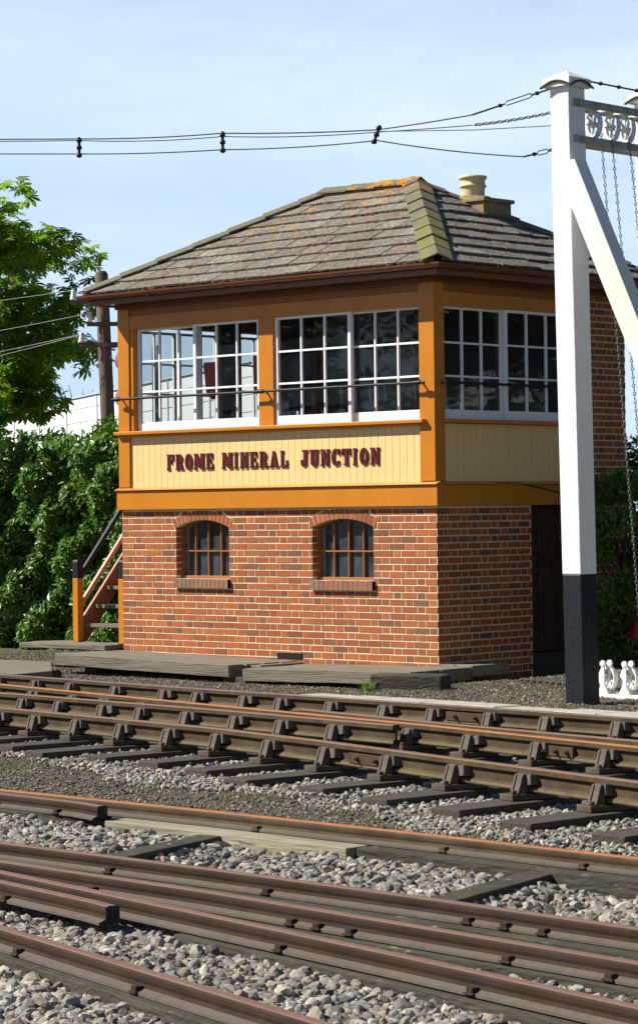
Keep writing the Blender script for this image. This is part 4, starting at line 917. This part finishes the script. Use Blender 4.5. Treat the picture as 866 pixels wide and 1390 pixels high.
walkway('timber_walkway', 'left length of grey sleeper walkway along the foot of the brick front', [((-5.0+.02*k, -1.0+.245*k), (-2.14+.03*k, -1.0+.245*k+.238), -1.640, -1.682, .135) for k in range(4)])
walkway('timber_walkway', 'right length of grey sleeper walkway along the foot of the brick front', [((-1.93+.02*k, -1.0+.245*k), (.47, -1.0+.245*k+.238), -1.712, -1.672, .135) for k in range(4)]+[((-2.35, -.70), (-1.94, -.02), -1.70, -1.70, .1)])
e = walkway('timber_walkway', 'short grey step boards beside the shaded brick wall', [((.01, -.015), (.235, .75), -1.66, -1.66, .12), ((.24, -.015), (.47, .60), -1.662, -1.662, .12)], 'oldwoody')
walkway('timber_deck', 'small grey timber deck at the foot of the staircase', [((-6.5, -.26+.2*k), (-4.95, -.26+.2*k+.193), -1.578, -1.572, .06) for k in range(3)])
e = empty('walkway_bearer', (-2.15, -.55, -1.85)); e.rotation_euler = (0, 0, 0); tag(e, 'dark bearer timber in the gap between the two walkway lengths', 'timber'); m = MB(); m.box((-.13, -.4, -.1), (.22, .4, .04)); m.build('bearer', P('sleeper'), e, .01)
e = empty('walkway_bearer', (.35, -.75, -1.85)); tag(e, 'dark bearer timber under the right end of the walkway', 'timber'); MB().box((-.1, -.2, -.1), (.1, .7, .06)).build('bearer', P('sleeper'), e, .01)
e = empty('walkway_bearer', (-4.55, -.75, -1.9)); tag(e, 'dark bearer timber under the left end of the walkway', 'timber'); MB().box((-.1, -.1, -.1), (.1, .7, .12)).build('bearer', P('sleeper'), e, .01)
m = MB(); m.prism([(-3.95, -1.95, -1.83), (-3.80, -2.80, -1.83), (-5.6, -3.35, -1.83), (-7.6, -.95, -1.83), (-5.38, -.72, -1.83)], (0, 0, .075)); o = m.build('foot_crossing', P('oldwood'), None, .01); tag(o, 'low grey plank crossing at the left end of the walkway', 'crossing')
# block + slabs behind the far rail
e = MB().box((-.36, -.13, 0), (.36, .13, .17)).build('timber_block', P('transom'), None, .02); e.location = (2.0, -2.75, -1.715); e.rotation_euler.z = .35; tag(e, 'short dark timber block lying by the right end of the walkway', 'timber')
n = 0; x = 2.05
lens = [.55, .42, .6, .5, .38, .62, .48, .55, .6]
for k, Lk in enumerate(lens):
    y, a = at(A_, x+Lk/2); m = MB(); m.box((-Lk/2+.006, -.17, -.09), (Lk/2-.006, .17, 0)); o = m.build('stone_slab', P('slab'), None, .012)
    o.location = (x+Lk/2, y+.53+random.uniform(-.02, .02), -1.635+random.uniform(-.006, .006)); o.rotation_euler = (random.uniform(-.02, .02), 0, a+random.uniform(-.03, .03))
    tag(o, 'flat pale stone slab behind the far rail, %s from the left of the row' % ordn[k], 'slab', 'flat slabs along the far rail'); x += Lk

# ================================================================== WHITE POSTS, CHAINS AND PULLEYS
ZG = -1.70
def wpost(cx, cy, label):
    e = empty('gantry_post', (cx, cy, ZG)); tag(e, label, 'post', 'white gantry posts'); e.rotation_euler = (0, 0, 0)
    lean = -.085; H = 5.36; wx, wy = .098, .112
    def ring(z, s=1): x = lean*z/H; return [(x-wx*s, -wy*s, z), (x+wx*s, -wy*s, z), (x+wx*s, wy*s, z), (x-wx*s, wy*s, z)]
    def seg(z0, z1, s0, s1):
        m = MB(); a, b = ring(z0, s0), ring(z1, s1); m.add(a+b, [(3, 2, 1, 0), (4, 5, 6, 7), (0, 1, 5, 4), (1, 2, 6, 5), (2, 3, 7, 6), (3, 0, 4, 7)]); return m
    seg(-.4, 1.115, .99, .995).build('black_base', P('black'), e, .008)
    sh = seg(1.1155, H-.1, 1, 1.02).build('post_shaft', P('postwhite'), e, .008)
    c = MB(); x = lean; a = .142
    c.box((x-a, -a-.012, H-.105), (x+a, a+.012, H-.03)); c.add([(x-a, -a-.012, H-.03), (x+a, -a-.012, H-.03), (x+a, a+.012, H-.03), (x-a, a+.012, H-.03), (x, 0, H+.05)], [(0, 1, 4), (1, 2, 4), (2, 3, 4), (3, 0, 4)])
    cap = c.build('post_cap', P('bracewhite'), e, .006)
    m = MB(); b_ = a+.018
    pts = []
    for k in range(13): t = -1+2*k/12; pts.append((t, -.105+.050*math.cos(t*math.pi*.5)**1))
    m.tube([(x+t*b_, -b_-.006, H+z) for t, z in pts], .009, 6); m.tube([(x+b_, t*b_, H+z) for t, z in pts], .009, 6); m.tube([(x-b_, t*b_, H+z) for t, z in pts], .009, 6); m.build('lead_flashing', P('rail_side'), cap)
    return e
PX_, PY_ = 4.43, -3.32; QX, QY = 4.42, -2.10
p1 = wpost(PX_, PY_, 'tall white square post with black foot in front of the signal box door')
p2 = wpost(QX, QY, 'white square post with black foot cut off by the right edge of the photo')
def brace(par, x, y, lab):
    m = MB(); z0, z1 = 4.62, -.3; dx = 2.12
    m.prism([(.035, -.145, z0), (.098, -.145, z0), (dx+.215, -.145, z1), (dx+.045, -.145, z1), (.035, -.145, z0-.36)], (0, .165, 0)); o = m.build('raking_brace', P('bracewhite'), par, .006)
    m = MB(); m.lathe([(0, .02), (.02, .02), (.025, 0)], (.12, .0, z0-.16), 6, M=Matrix.Rotation(R(62), 4, 'Y')); m.build('bolt_head', P('greyiron'), o)
brace(p1, PX_, PY_, ''); brace(p2, QX, QY, '')
# beams between the posts with pulley wheels
gb = empty('pulley_beam', (4.40, -2.7, 1.3)); tag(gb, 'grey iron bars between the tops of the white posts carrying spoked pulley wheels', 'beam')
def gp(m, name, mt, **k): m.v = [(p[0]-4.40, p[1]+2.7, p[2]-1.3) for p in m.v]; return m.build(name, mt, gb, **k)
for x in (4.33-.06, 4.33+.125):
    for z in (3.425, 3.115): gp(MB().box((x-.012, -3.38, z-.032), (x+.012, -1.2, z+.032)), 'iron_bar', P('greyiron'), bevel=.003)
for y in (-3.05, -2.83, -2.6, -2.38): gp(MB().box((4.285, y-.03, 3.40), (4.44, y+.03, 3.418)), 'cross_plate', P('bracewhite'), bevel=.003)
def wheel(par, c, rad, ax, name='pulley_wheel', sp_=4):
    """ax: unit vector of the axle"""
    z = Vector(ax).normalized(); q = z.to_track_quat('Z', 'Y').to_matrix().to_4x4(); m = MB(); rim = [(rad-.028, -.012), (rad, -.022), (rad-.008, 0), (rad, .022), (rad-.028, .012), (rad-.028, -.012)]
    m.lathe(rim, c, 28, M=q); m.lathe([(0, .03), (.024, .03), (.026, -.03), (0, -.03)], c, 12, M=q)
    for k in range(sp_):
        a = 2*math.pi*k/sp_+.4; d = q.to_3x3() @ Vector((math.cos(a), math.sin(a), 0)); m.tube([Vector(c)+d*.015, Vector(c)+d*(rad-.018)], [.013, .010], 6)
    return m
AX = Vector((.42, .907, 0))
WY = [-3.02, -2.76, -2.54]
for y in WY: gp(wheel(gb, (4.40, y, 3.27), .118, AX), 'pulley_wheel', P('wheelwhite')); gp(MB().tube([Vector((4.36, y-.06, 3.27))-AX*.0, Vector((4.44, y+.06, 3.27))], .009, 6).box((4.385, y-.055, 3.25), (4.415, y-.04, 3.42)), 'wheel_axle', P('wheelwhite'))
# foot pulleys
fp = empty('pulley_stand', (4.62, -2.2, ZG)); tag(fp, 'row of small white spoked pulley wheels on a mossy ground beam behind the posts', 'pulleys')
def fpp(m, name, mt, **k): m.v = [(p[0]-4.62, p[1]+2.2, p[2]-ZG) for p in m.v]; return m.build(name, mt, fp, **k)
fpp(MB().box((3.95, -2.58, ZG-.05), (5.9, -2.22, ZG+.035), M=None), 'ground_beam', P('bracewhite'), bevel=.01)
for k in range(6):
    x = 4.01+.235*k; y = -2.42
    for dy in (-.05, .05):
        m = MB(); m.box((x-.018, y+dy-.008, ZG+.035), (x+.018, y+dy+.008, ZG+.30)); m.lathe([(0, .012), (.03, .012), (.03, -.012), (0, -.012)], (x, y+dy, ZG+.30), 10, M=Matrix.Rotation(R(90), 4, 'X')); m.prism([(x-.06, y+dy-.012, ZG+.036), (x+.06, y+dy-.012, ZG+.036), (x+.018, y+dy-.012, ZG+.12), (x-.018, y+dy-.012, ZG+.12)], (0, .024, 0)); fpp(m, 'pulley_bracket', P('wheelwhite'), bevel=.003)
    fpp(wheel(fp, (x+.02, y, ZG+.17), .112, (.25, .97, 0)), 'pulley_wheel', P('wheelwhite'))
# chains
def chain(path, pitch=.030, r=.0045, w=.011, mt='chain', label='', sag=0):
    a, b = Vector(path[0]), Vector(path[1]); Lc = (b-a).length; n = int(Lc/pitch); d = (b-a).normalized(); o1 = d.orthogonal().normalized(); o2 = d.cross(o1)
    m = MB()
    for i in range(n):
        t = (i+.5)/n; c = a+(b-a)*t+Vector((0, 0, -sag*4*t*(1-t))); s = o1 if i % 2 else o2
        h = pitch*.72; pts = [c-d*h*.5-s*w*.35, c-d*h*.25-s*w, c+d*h*.25-s*w, c+d*h*.6-s*w*.35, c+d*h*.6+s*w*.35, c+d*h*.25+s*w, c-d*h*.25+s*w, c-d*h*.5+s*w*.35, c-d*h*.5-s*w*.35]
        m.tube(pts, r, 4, cap=False)
    o = m.build('chain', P(mt)); tag(o, label, 'chain'); return o
cx = lambda y: 4.40+.112
chain([(4.44, -2.98, 3.24), (4.40, -2.40, -1.48)], label='hanging chain nearest the front post, from top pulley to foot pulley', pitch=.036, r=.0042, w=.010)
chain([(4.47, -2.87, 3.24), (4.58, -2.42, -1.50)], label='second hanging chain behind the front post', pitch=.036, r=.0042, w=.010)
chain([(4.47, -2.62, 3.24), (4.83, -2.42, -1.50)], label='third hanging chain, beside the right edge post', pitch=.036, r=.0042, w=.010)
chain([(2.35, -1.55, -1.655), (4.35, -2.15, -1.655)], label='dark slack chain lying on the ground left of the front post', pitch=.05, r=.007, w=.017, mt='chain_dark')
# overhead wires
def wire(pts, r, mt, label, cat='wire', name='overhead_wire'):
    m = MB(); m.tube(pts, r, 6); o = m.build(name, P(mt)); tag(o, label, cat); return o
def sagp(a, b, s, n=12): a, b = Vector(a), Vector(b); return [a+(b-a)*(i/n)+Vector((0, 0, -s*4*(i/n)*(1-i/n))) for i in range(n+1)]
PL = Vector((4.24, -3.32, 0))
W0 = Vector((2.54, -3.73, 0)); W1 = Vector((1.18, -4.31, 0)); W2_ = Vector((-.14, -4.87, 0)); W3 = Vector((-5.4, -7.3, 0))
z = lambda v, h: (v.x, v.y, h)
wire(sagp(z(Vector((3.42, -3.47, 0)), 3.42), z(W0, 3.36), .005)+sagp(z(W0, 3.36), z(W1, 3.42), .012)[1:]+sagp(z(W1, 3.42), z(W2_, 3.455), .015)[1:]+sagp(z(W2_, 3.455), z(W3, 3.85), .03)[1:], .006, 'wiredark', 'upper overhead wire strung to the left from the white post')
wire(sagp(z(Vector((3.42, -3.47, 0)), 3.33), z(W0, 3.34), .003)+sagp(z(W0, 3.34), z(W1, 3.39), .02)[1:]+sagp(z(W1, 3.39), z(W2_, 3.44), .022)[1:]+sagp(z(W2_, 3.44), z(W3, 3.80), .03)[1:], .0045, 'wiredark', 'thinner wire close below the upper overhead wire')
wire([(4.25, -3.3, 3.255), (3.45, -3.47, 3.285), (2.54, -3.73, 3.345)], .004, 'wiredark', 'thin level wire tied to the post above the lowest wire')
wire(sagp(z(Vector((3.74, -3.16, 0)), 3.05), z(W0, 3.265), .02)+sagp(z(W0, 3.265), z(W1, 3.27), .018)[1:]+sagp(z(W1, 3.27), z(W2_, 3.315), .012)[1:]+sagp(z(W2_, 3.315), z(W3, 3.70), .02)[1:], .0055, 'wiredark', 'lowest overhead wire strung to the left from the white post')
# tensioners and chain at the post end
def turnbuckle(a, b, label):
    a, b = Vector(a), Vector(b); d = (b-a).normalized(); s = Vector((0, 0, 1)); m = MB(); L_ = (b-a).length
    m.tube([a, a+d*L_*.3], .008, 6); p, q = a+d*L_*.28, a+d*L_*.62
    m.tube([p, p+d*.03+s*.018, q-d*.03+s*.018, q, q-d*.03-s*.018, p+d*.03-s*.018, p], .005, 6); m.tube([q, b], .008, 6); m.lathe([(0, .02), (.02, .01), (.02, -.01), (0, -.02)], q+d*.04, 8); m.lathe([(0, .02), (.02, .01), (.02, -.01), (0, -.02)], p-d*.04, 8)
    o = m.build('wire_tensioner', P('rail_side_red')); tag(o, label, 'tensioner', 'wire tensioners by the post')
turnbuckle((4.24, -3.32, 3.585), (3.42, -3.47, 3.42), 'rusty tensioner joining the highest wire to the post'); turnbuckle((4.25, -3.32, 3.055), (3.74, -3.16, 3.05), 'rusty tensioner joining the lowest wire to the post')
chain([(4.25, -3.32, 3.375), (3.44, -3.47, 3.33)], pitch=.034, r=.006, w=.012, mt='chain_dark', label='short dark chain tying the middle wire to the post', sag=.012)
for k, (wv, z0, z1, tx) in enumerate(((W0, 3.235, 3.40, .045), (W1, 3.24, 3.435, 0), (W2_, 3.28, 3.47, .0))):
    m = MB(); a = Vector((wv.x-tx*.6, wv.y-tx*.5, z0)); b = Vector((wv.x+tx*.4, wv.y+tx*.4, z1)); m.tube([a, b], .014, 8)
    for t in (.12, .5, .85): c = a+(b-a)*t; m.lathe([(0, .022), (.024, .016), (.026, -.016), (0, -.022)], c, 10)
    o = m.build('wire_spreader', P('black')); tag(o, 'small black wire spreader hung on the overhead wires, %s from the left' % ordn[2-k], 'spreader', 'spreaders on the overhead wires')
e = empty('link_rod', (4.4, -2.7, 3.6)); tag(e, 'rusty eyed rod joining the tops of the two white posts', 'rod'); m = MB(); a, b = Vector((.03, -.52, .03)), Vector((.05, .55, .02)); m.tube([a, b], .009, 6)
for k in range(5): m.lathe([(0, .02), (.02, .01), (.02, -.01), (0, -.02)], a+(b-a)*(k/4.2), 8)
m.build('rod', P('chain_dark'), e)

# ================================================================== TELEGRAPH POLE
tp = empty('telegraph_pole', (-8.33, 3.04, -1.8)); tag(tp, 'leaning brown wooden telegraph pole behind the left corner of the signal box roof', 'pole')
def tpp(m, name, mt, par=None, **k): return m.build(name, mt, par or tp, **k)
m = MB(); topz = 5.09; lx, ly = -0.073, -0.159
m.tube([(0, 0, -.3), (lx*.5, ly*.5, topz*.5), (lx, ly, topz-.04), (lx, ly, topz)], [.115, .10, .088, .06], 14); tpp(m, 'pole_shaft', P('poly_pole'))
dx, dy = .73, .683
for h, l0, l1, w in ((4.66, -.42, .1, .03), (4.36, -.22, .28, .035), (4.08, -.34, .30, .04)):
    c = Vector((lx*h/topz, ly*h/topz, h))+Vector((.07, -.075, 0)); m = MB(); a = c+Vector((dx*l0, dy*l0, 0)); b = c+Vector((dx*l1, dy*l1, 0)); m.tube([a, b], w, 4, smooth=False); arm = tpp(m, 'cross_arm', P('poly_pole'))
    for t in (.06, .92):
        q = a+(b-a)*t; m = MB(); m.lathe([(0, .17), (.028, .17), (.036, .15), (.03, .12), (.045, .1), (.04, .07), (.05, .05), (.05, .03), (.0, .03)], q, 12); m.tube([q+Vector((0, 0, -.02)), q+Vector((0, 0, .06))], .012, 6); tpp(m, 'insulator', P('porcelain'), arm)
b0 = Vector((-8.33, 3.04, -1.8))
for k, (h, l, h2) in enumerate(((4.82, -.40, .45), (4.5, -.2, .05), (4.22, -.3, -.12), (4.2, -.34, -.40))):
    c = b0+Vector((lx+.07+dx*l, ly-.075+dy*l, h)); e2 = c+Vector((-6.5, -3.4, -h*.0-.55+h2-.2))
    wire(sagp(c, e2, .12), .0032, 'wirewhite', 'pale telegraph wire crossing the chestnut tree, %s from the top' % ordn[k], name='telegraph_wire')
wire([b0+Vector((lx-.1, ly-.18, 4.25)), b0+Vector((.12, -.02, 3.78)), b0+Vector((.17, .0, 3.55)), b0+Vector((.30, .0, 2.8))], .009, 'wirewhite', 'loose white cable dropping from the pole towards the box', name='telegraph_wire')
m = MB(); m.box((-.06, -.03, 0), (.06, .03, 4.25)); o = m.build('steel_post', P('greenpost'), None, .005); o.location = (-9.9, 5.3, -1.8); tag(o, 'grey green steel post just left of the telegraph pole', 'post')

# ================================================================== FOLIAGE
LEAF_V = np.array([(0, -.5, 0), (.17, -.25, .04), (.20, .08, .05), (0, .55, -.05), (-.20, .08, .05), (-.17, -.25, .04), (0, 0, -.02)])
LEAF_F = np.array([(0, 1, 6), (1, 2, 6), (2, 3, 6), (3, 4, 6), (4, 5, 6), (5, 0, 6)])
def palmate():
    V, F = [], []
    for k, (a, s) in enumerate(((-72, .7), (-36, .9), (0, 1.0), (36, .9), (72, .7))):
        c, s_ = math.cos(R(a)), math.sin(R(a)); b = len(V)
        for p in [(0, 0, 0), (.12*s, .45*s, -.04), (.16*s, .72*s, -.14*s), (0, 1.0*s, -.30*s), (-.16*s, .72*s, -.14*s), (-.12*s, .45*s, -.04), (0, .6*s, -.10*s)]: V.append((p[0]*c+p[1]*s_, -p[0]*s_+p[1]*c, p[2]))
        for f in ((0, 1, 6), (1, 2, 6), (2, 3, 6), (3, 4, 6), (4, 5, 6), (5, 0, 6)): F.append(tuple(b+i for i in f))
    return np.array(V), np.array(F)
PAL_V, PAL_F = palmate()
def lcols(n, lo=.6, hi=1.5, warm=.25):
    b = rng.uniform(lo, hi, (n, 1)); w = rng.uniform(0, warm, (n, 1)); return b*np.c_[1+w*1.5, 1+w, 1-w*.8]
def limbs(m, base, tips, r0=.1):
    for t in tips:
        b = Vector(base); t = Vector(t); mid = b+(t-b)*.5+Vector((random.uniform(-.15, .15), random.uniform(-.15, .15), (t-b).length*.08)); m.tube([b, mid, t], [r0, r0*.55, r0*.15], 7)
def tree(loc, centre, rad, nclump, perclump, leafsize, mt, label, tmpl=(PAL_V, PAL_F), clr=.55, name='tree', group=None, trunk_r=.18, cat='tree', tilt=.7, blossom=0, seedfn=None):
    e = empty(name, loc); tag(e, label, cat, group); base = np.array(loc)
    u = rng.normal(size=(nclump, 3)); u /= np.linalg.norm(u, axis=1)[:, None]; rr = rng.uniform(.55, 1.0, (nclump, 1))**.6; cc = np.array(centre)+u*rr*np.array(rad)
    m = MB(); c0 = Vector(np.array(centre)-base); m.tube([(0, 0, -.2), (c0.x*.4, c0.y*.4, c0.z*.35), (c0.x, c0.y, c0.z*.8)], [trunk_r*1.25, trunk_r, trunk_r*.55], 10)
    limbs(m, (c0.x*.7, c0.y*.7, c0.z*.6), [Vector(c-base) for c in cc[:40]], trunk_r*.45); m.build('trunk', P('bark'), e)
    n = nclump*perclump; idx = np.repeat(np.arange(nclump), perclump); v = rng.normal(size=(n, 3)); v /= np.linalg.norm(v, axis=1)[:, None]
    pos = cc[idx]+v*(rng.uniform(.25, 1, (n, 1))**.5)*clr*np.array([1, 1, .6])*rng.uniform(.6, 1.2, (nclump, 1))[idx]-base
    cl = lcols(nclump, .7, 1.25)[idx]*lcols(n, .75, 1.25)
    scatter('crown', tmpl[0], tmpl[1], pos, rrot(n, tilt), rng.uniform(.7, 1.25, n)*leafsize, cl, P(mt), e)
    if blossom:
        k = rng.integers(0, nclump, blossom); m = MB()
        bp = []
        for q in k:
            c = cc[q]-base+np.array([0, 0, clr*.55]); 
            for t in range(70): h = rng.uniform(0, .26); a = rng.uniform(0, 6.28); r_ = .05*(1-h/.30); bp.append(c+np.array([math.cos(a)*r_, math.sin(a)*r_, h]))
        bp = np.array(bp); scatter('blossom', LEAF_V, LEAF_F, bp, rrot(len(bp)), np.full(len(bp), .045), np.ones((len(bp), 3)), P('petal'), e)
    return e
def back(px, D, zz):   # a point at depth D and sideways position px, used only as a survey of the far background
    l = (px-433)/FPX*D; p = CP+fw*D+rt*l; return (p.x, p.y, zz)
c = back(-224, 40.5, 3.05)
tree((c[0]-.4, c[1]+.3, -1.85), c, (4.1, 4.1, 2.65), 340, 62, .20, 'chestnut', 'large horse chestnut tree with broad bright leaves at the left edge', blossom=26, clr=.48, name='chestnut_tree', trunk_r=.28)
def hedge(x0, x1, y0, y1, zb, zt, n, size, mt, label, name, top=lambda x: 0, cat='hedge', tint=1):
    e = empty(name, ((x0+x1)/2, (y0+y1)/2, zb)); tag(e, label, cat); bx_, by_ = (x0+x1)/2, (y0+y1)/2
    x = rng.uniform(x0, x1, n); ztop = zt+top(x)+.12*np.sin(x*3.1)+.08*np.sin(x*7.7+1)+rng.normal(0, .05, n)
    zz = rng.uniform(zb, zt, n); f = (zz-zb)/(zt-zb); zz = zb+f*(ztop-zb); 
    bump = .16*np.sin(x*4.3+zz*3.1)+.12*np.sin(x*8.1-zz*6.2+2)+.07*np.sin(x*17+zz*13)
    dpt = rng.exponential(.13, n)+.0; y = y0+.2+bump+dpt; tp_ = rng.random(n) < .25
    y = np.where(tp_, rng.uniform(y0+.1, y1, n), y); zz = np.where(tp_, ztop-rng.exponential(.08, n), zz)
    y = np.where(y > y1, rng.uniform(y0+.3, y1, n), y)
    pos = np.stack([x-bx_, y-by_, zz-zb], 1)
    rm = rrot(n, .75); tl = Matrix.Rotation(R(55), 3, 'X'); rm = np.array(tl)[None] @ rm
    scatter('foliage', LEAF_V, LEAF_F, pos, rm, rng.uniform(.6, 1.3, n)*size, lcols(n, .6, 1.35, .2)*tint, P(mt), e)
    m = MB(); 
    for k in range(int((x1-x0)/.5)+1):
        xx = x0+.2+k*.5-bx_
        for q in range(3): m.tube([(xx, 0, -.1), (xx+random.uniform(-.2, .2), random.uniform(-.3, .1), (zt-zb)*.5), (xx+random.uniform(-.4, .4), random.uniform(-.5, .3), (zt-zb)*.92)], [.035, .022, .008], 5)
    m.build('stems', P('bark'), e)
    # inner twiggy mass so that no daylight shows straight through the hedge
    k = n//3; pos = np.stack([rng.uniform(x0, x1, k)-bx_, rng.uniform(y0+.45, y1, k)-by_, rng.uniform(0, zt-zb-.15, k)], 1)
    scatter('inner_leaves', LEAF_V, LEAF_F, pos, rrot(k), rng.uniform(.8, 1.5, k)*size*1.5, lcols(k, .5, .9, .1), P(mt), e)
    return e
hedge(-15.0, -6.35, 2.35, 4.3, -1.88, .93, 60000, .115, 'laurel', 'dense glossy green laurel hedge left of the signal box', 'laurel_hedge', top=lambda x: -.10+.14*np.sin(x*1.3+.5))
# climbing ivy round the foot of the pole
e = empty('ivy', (-8.21, 2.83, .0)); tag(e, 'light green climber swallowing the lower half of the telegraph pole', 'climber'); n = 5200
u = rng.normal(size=(n, 3)); u /= np.linalg.norm(u, axis=1)[:, None]; pos = u*(rng.uniform(.5, 1, (n, 1))**.4)*np.array([.46, .4, .78])+np.array([.03, 0, .55]); pos[:, 0] += .13*np.sin(pos[:, 2]*7+1)+rng.normal(0, .06, n); pos[:, 2] -= np.abs(rng.normal(0, .12, n)) 
scatter('foliage', LEAF_V, LEAF_F, pos, rrot(n, .9), rng.uniform(.6, 1.2, n)*.095, lcols(n, .9, 1.8, .4), P('bushleaf'), e)
MB().tube([(0, 0, -1.8), (.05, .05, -.5), (0, 0, 1.1)], [.03, .025, .01], 6).build('stem', P('bark'), e)
BT = (LEAF_V, LEAF_F)
def bush(px, D, zt, rad, label, n=26, per=230, ls=.07, mt='bushleaf', zb=-1.88, name='bush', group=None, clr=.28):
    c = back(px, D, (zt+zb)/2+.1); tree((c[0], c[1], zb), c, (rad, rad, (zt-zb)/2), n, per, ls, mt, label, BT, clr, name=name, trunk_r=.05, group=group, cat='bush', tilt=1.2)
bush(95, 38.5, 1.40, 1.0, 'loose light green bush rising behind the hedge before the white building', 30, 200, .10)
bush(905, 31.5, .80, 1.0, 'dark leafy bush beyond the rear brick wall, behind the right edge post', 46, 300, .075); bush(846, 28.4, .30, .58, 'dark leafy bush against the rear brick wall', 40, 300, .07)
# red cabinet in the shade by the right edge
c = back(869, 28.3, -1.75); e = empty('hydrant', c); tag(e, 'red round topped metal drum stand in the shade at the right edge', 'drum'); m = MB(); m.lathe([(0, .92), (.05, .92), (.08, .84), (.13, .74), (.17, .66), (.17, .62), (.155, .6), (.155, .34), (.17, .32), (.17, .26), (.08, .24), (.05, .0), (.09, 0)], (0, 0, 0), 20); m.build('drum_body', P('red'), e)
# trees beside and behind the yard, first three added to block skylight (also seen in the window glass)
for x, y, zt, rd, lb in ((14, 10, 8.5, 3.8, 'tall leafy tree added unseen east of the box to block skylight, middle of three'), (17.5, 3.5, 8.0, 3.6, 'tall leafy tree added unseen east of the box to block skylight, nearest the tracks'), (10.5, 17, 8.5, 3.8, 'tall leafy tree added unseen east of the box to block skylight, farthest of three')): tree((x, y, -1.9), (x, y, zt*.36), (rd, rd, zt*.55), 80, 230, .38, 'bushleaf', lb, BT, 1.1, name='broadleaf_tree', trunk_r=.25, group='trees around the yard')
spots = [(30, 18, 5.2, 3.6, 'leafy tree east of the signal box, nearest of the row'), (27.5, 23, 6.0, 3.8, 'leafy tree east of the signal box, middle of the row'), (34, 27, 5.5, 4.0, 'leafy tree east of the signal box, farthest of the row'),
         (-22, -17, 6.5, 4.2, 'leafy tree across the tracks west of the photographer'), (-16, -23, 6.0, 4.0, 'leafy tree across the tracks southwest'), (-29, -11, 6.0, 4.2, 'leafy tree across the tracks, farthest west')]
src = None
for x, y, zt, rd, lb in spots: src = tree((x, y, -1.9), (x, y, zt*.45), (rd, rd, zt*.6), 60, 150, .42, 'bushleaf', lb, BT, 1.15, name='broadleaf_tree', trunk_r=.25, group='trees around the yard')
for (x, y, lb) in ((-34, 4, 'leafy tree beyond the left end of the hedge, nearer one'), (-40, -2, 'leafy tree beyond the left end of the hedge, farther one'), (4, 40, 'leafy tree north of the yard beyond the bushes, left one'),
        (12, 38, 'leafy tree north of the yard beyond the bushes, middle one'), (21, 42, 'leafy tree north of the yard beyond the bushes, right one')):
    c = copy_tree(src); c.location = (x, y, -1.9); c.rotation_euler.z = x; c['label'] = lb
# thin bare treetops far behind the white building
for k, (px, D, zt) in enumerate(((112, 95, 5.0), (60, 100, 4.6), (150, 104, 4.4))):
    c = back(px, D, zt); e = empty('bare_tree', (c[0], c[1], -1.9)); tag(e, ('distant bare grey treetop above the white building beside the pole', 'distant bare grey treetop above the white building behind the chestnut', 'distant bare grey treetop hidden by the signal box corner')[k], 'tree'); m = MB()
    m.tube([(0, 0, 0), (0, 0, zt*.8)], [.25, .1], 6)
    for q in range(70): a = random.uniform(0, 6.28); r_ = random.uniform(.5, 2.6); h = random.uniform(.35, .75)*(zt+1.9); m.tube([(0, 0, h), (math.cos(a)*r_*.6, math.sin(a)*r_*.6, h+.8), (math.cos(a)*r_, math.sin(a)*r_, min(h+1.6, zt+1.9))], [.05, .025, .008], 4)
    m.build('branches', P('bark'), e)

# ================================================================== WHITE BUILDING behind
wb = empty('white_shed', (-29.5, 19.7, -1.9)); tag(wb, 'long low white sheeted building behind the hedge', 'building')
dirv = Vector((-.875, .485, 0)); nv = Vector((.485, .875, 0)); wb.rotation_euler.z = math.atan2(.485, -.875)
# local x runs along the wall away to the left, local -y is behind
mw = mat('white_sheeting', (.74, .74, .73), .5, noise=(2, .1, (.62, .62, .60)))
m = MB(); x0, x1, zt = -19, 45, 4.45
m.box((x0, -6, 0), (x1, -.03, zt)) 
wall = m.build('wall', mw, wb)
m = MB(); h = .30; k = 0
while h*k < zt: 
    m.box((x0, -.03, h*k+.007), (x1, 0, min(h*(k+1)-.007, zt))); k += 1
m.build('sheet_cladding', mw, wb, .01)
mg = mat('grey_trim', (.45, .47, .48), .5)  # even grey of the joint covers, roofs and barn walls
for k in range(20): MB().box((x0+k*3.0, .001, 0), (x0+k*3.0+.06, .02, zt)).build('joint_cover', mg, wb)
m = MB(); m.prism([(x0-.2, .04, zt), (x0-.2, .04, zt+.03), (x0-.2, -3, zt+.3), (x0-.2, -6.2, zt+.06), (x0-.2, -6.2, zt)], (x1-x0+.4, 0, 0)); m.build('roof', mg, wb)
# slatted grey building east of the yard, reflected in the side windows
sb = empty('slatted_barn', (40, 44, -1.9)); tag(sb, 'grey slatted barn standing east of the yard behind the trees', 'building'); m = MB(); m.box((-9, -4, 0), (9, 4, 7)); m.build('wall', mg, sb); m = MB()
for k in range(17): m.box((-9.05, -4.15, k*.42), (9.05, -4.001, k*.42+.28)); m.box((-9.2, -4.1, k*.42), (-9.001, 4.1, k*.42+.28))
m.build('slats', mw, sb); MB().prism([(-9.3, -4.4, 7.0), (-9.3, 0, 9.0), (-9.3, 4.4, 7.0)], (18.6, 0, 0)).build('roof', mg, sb)
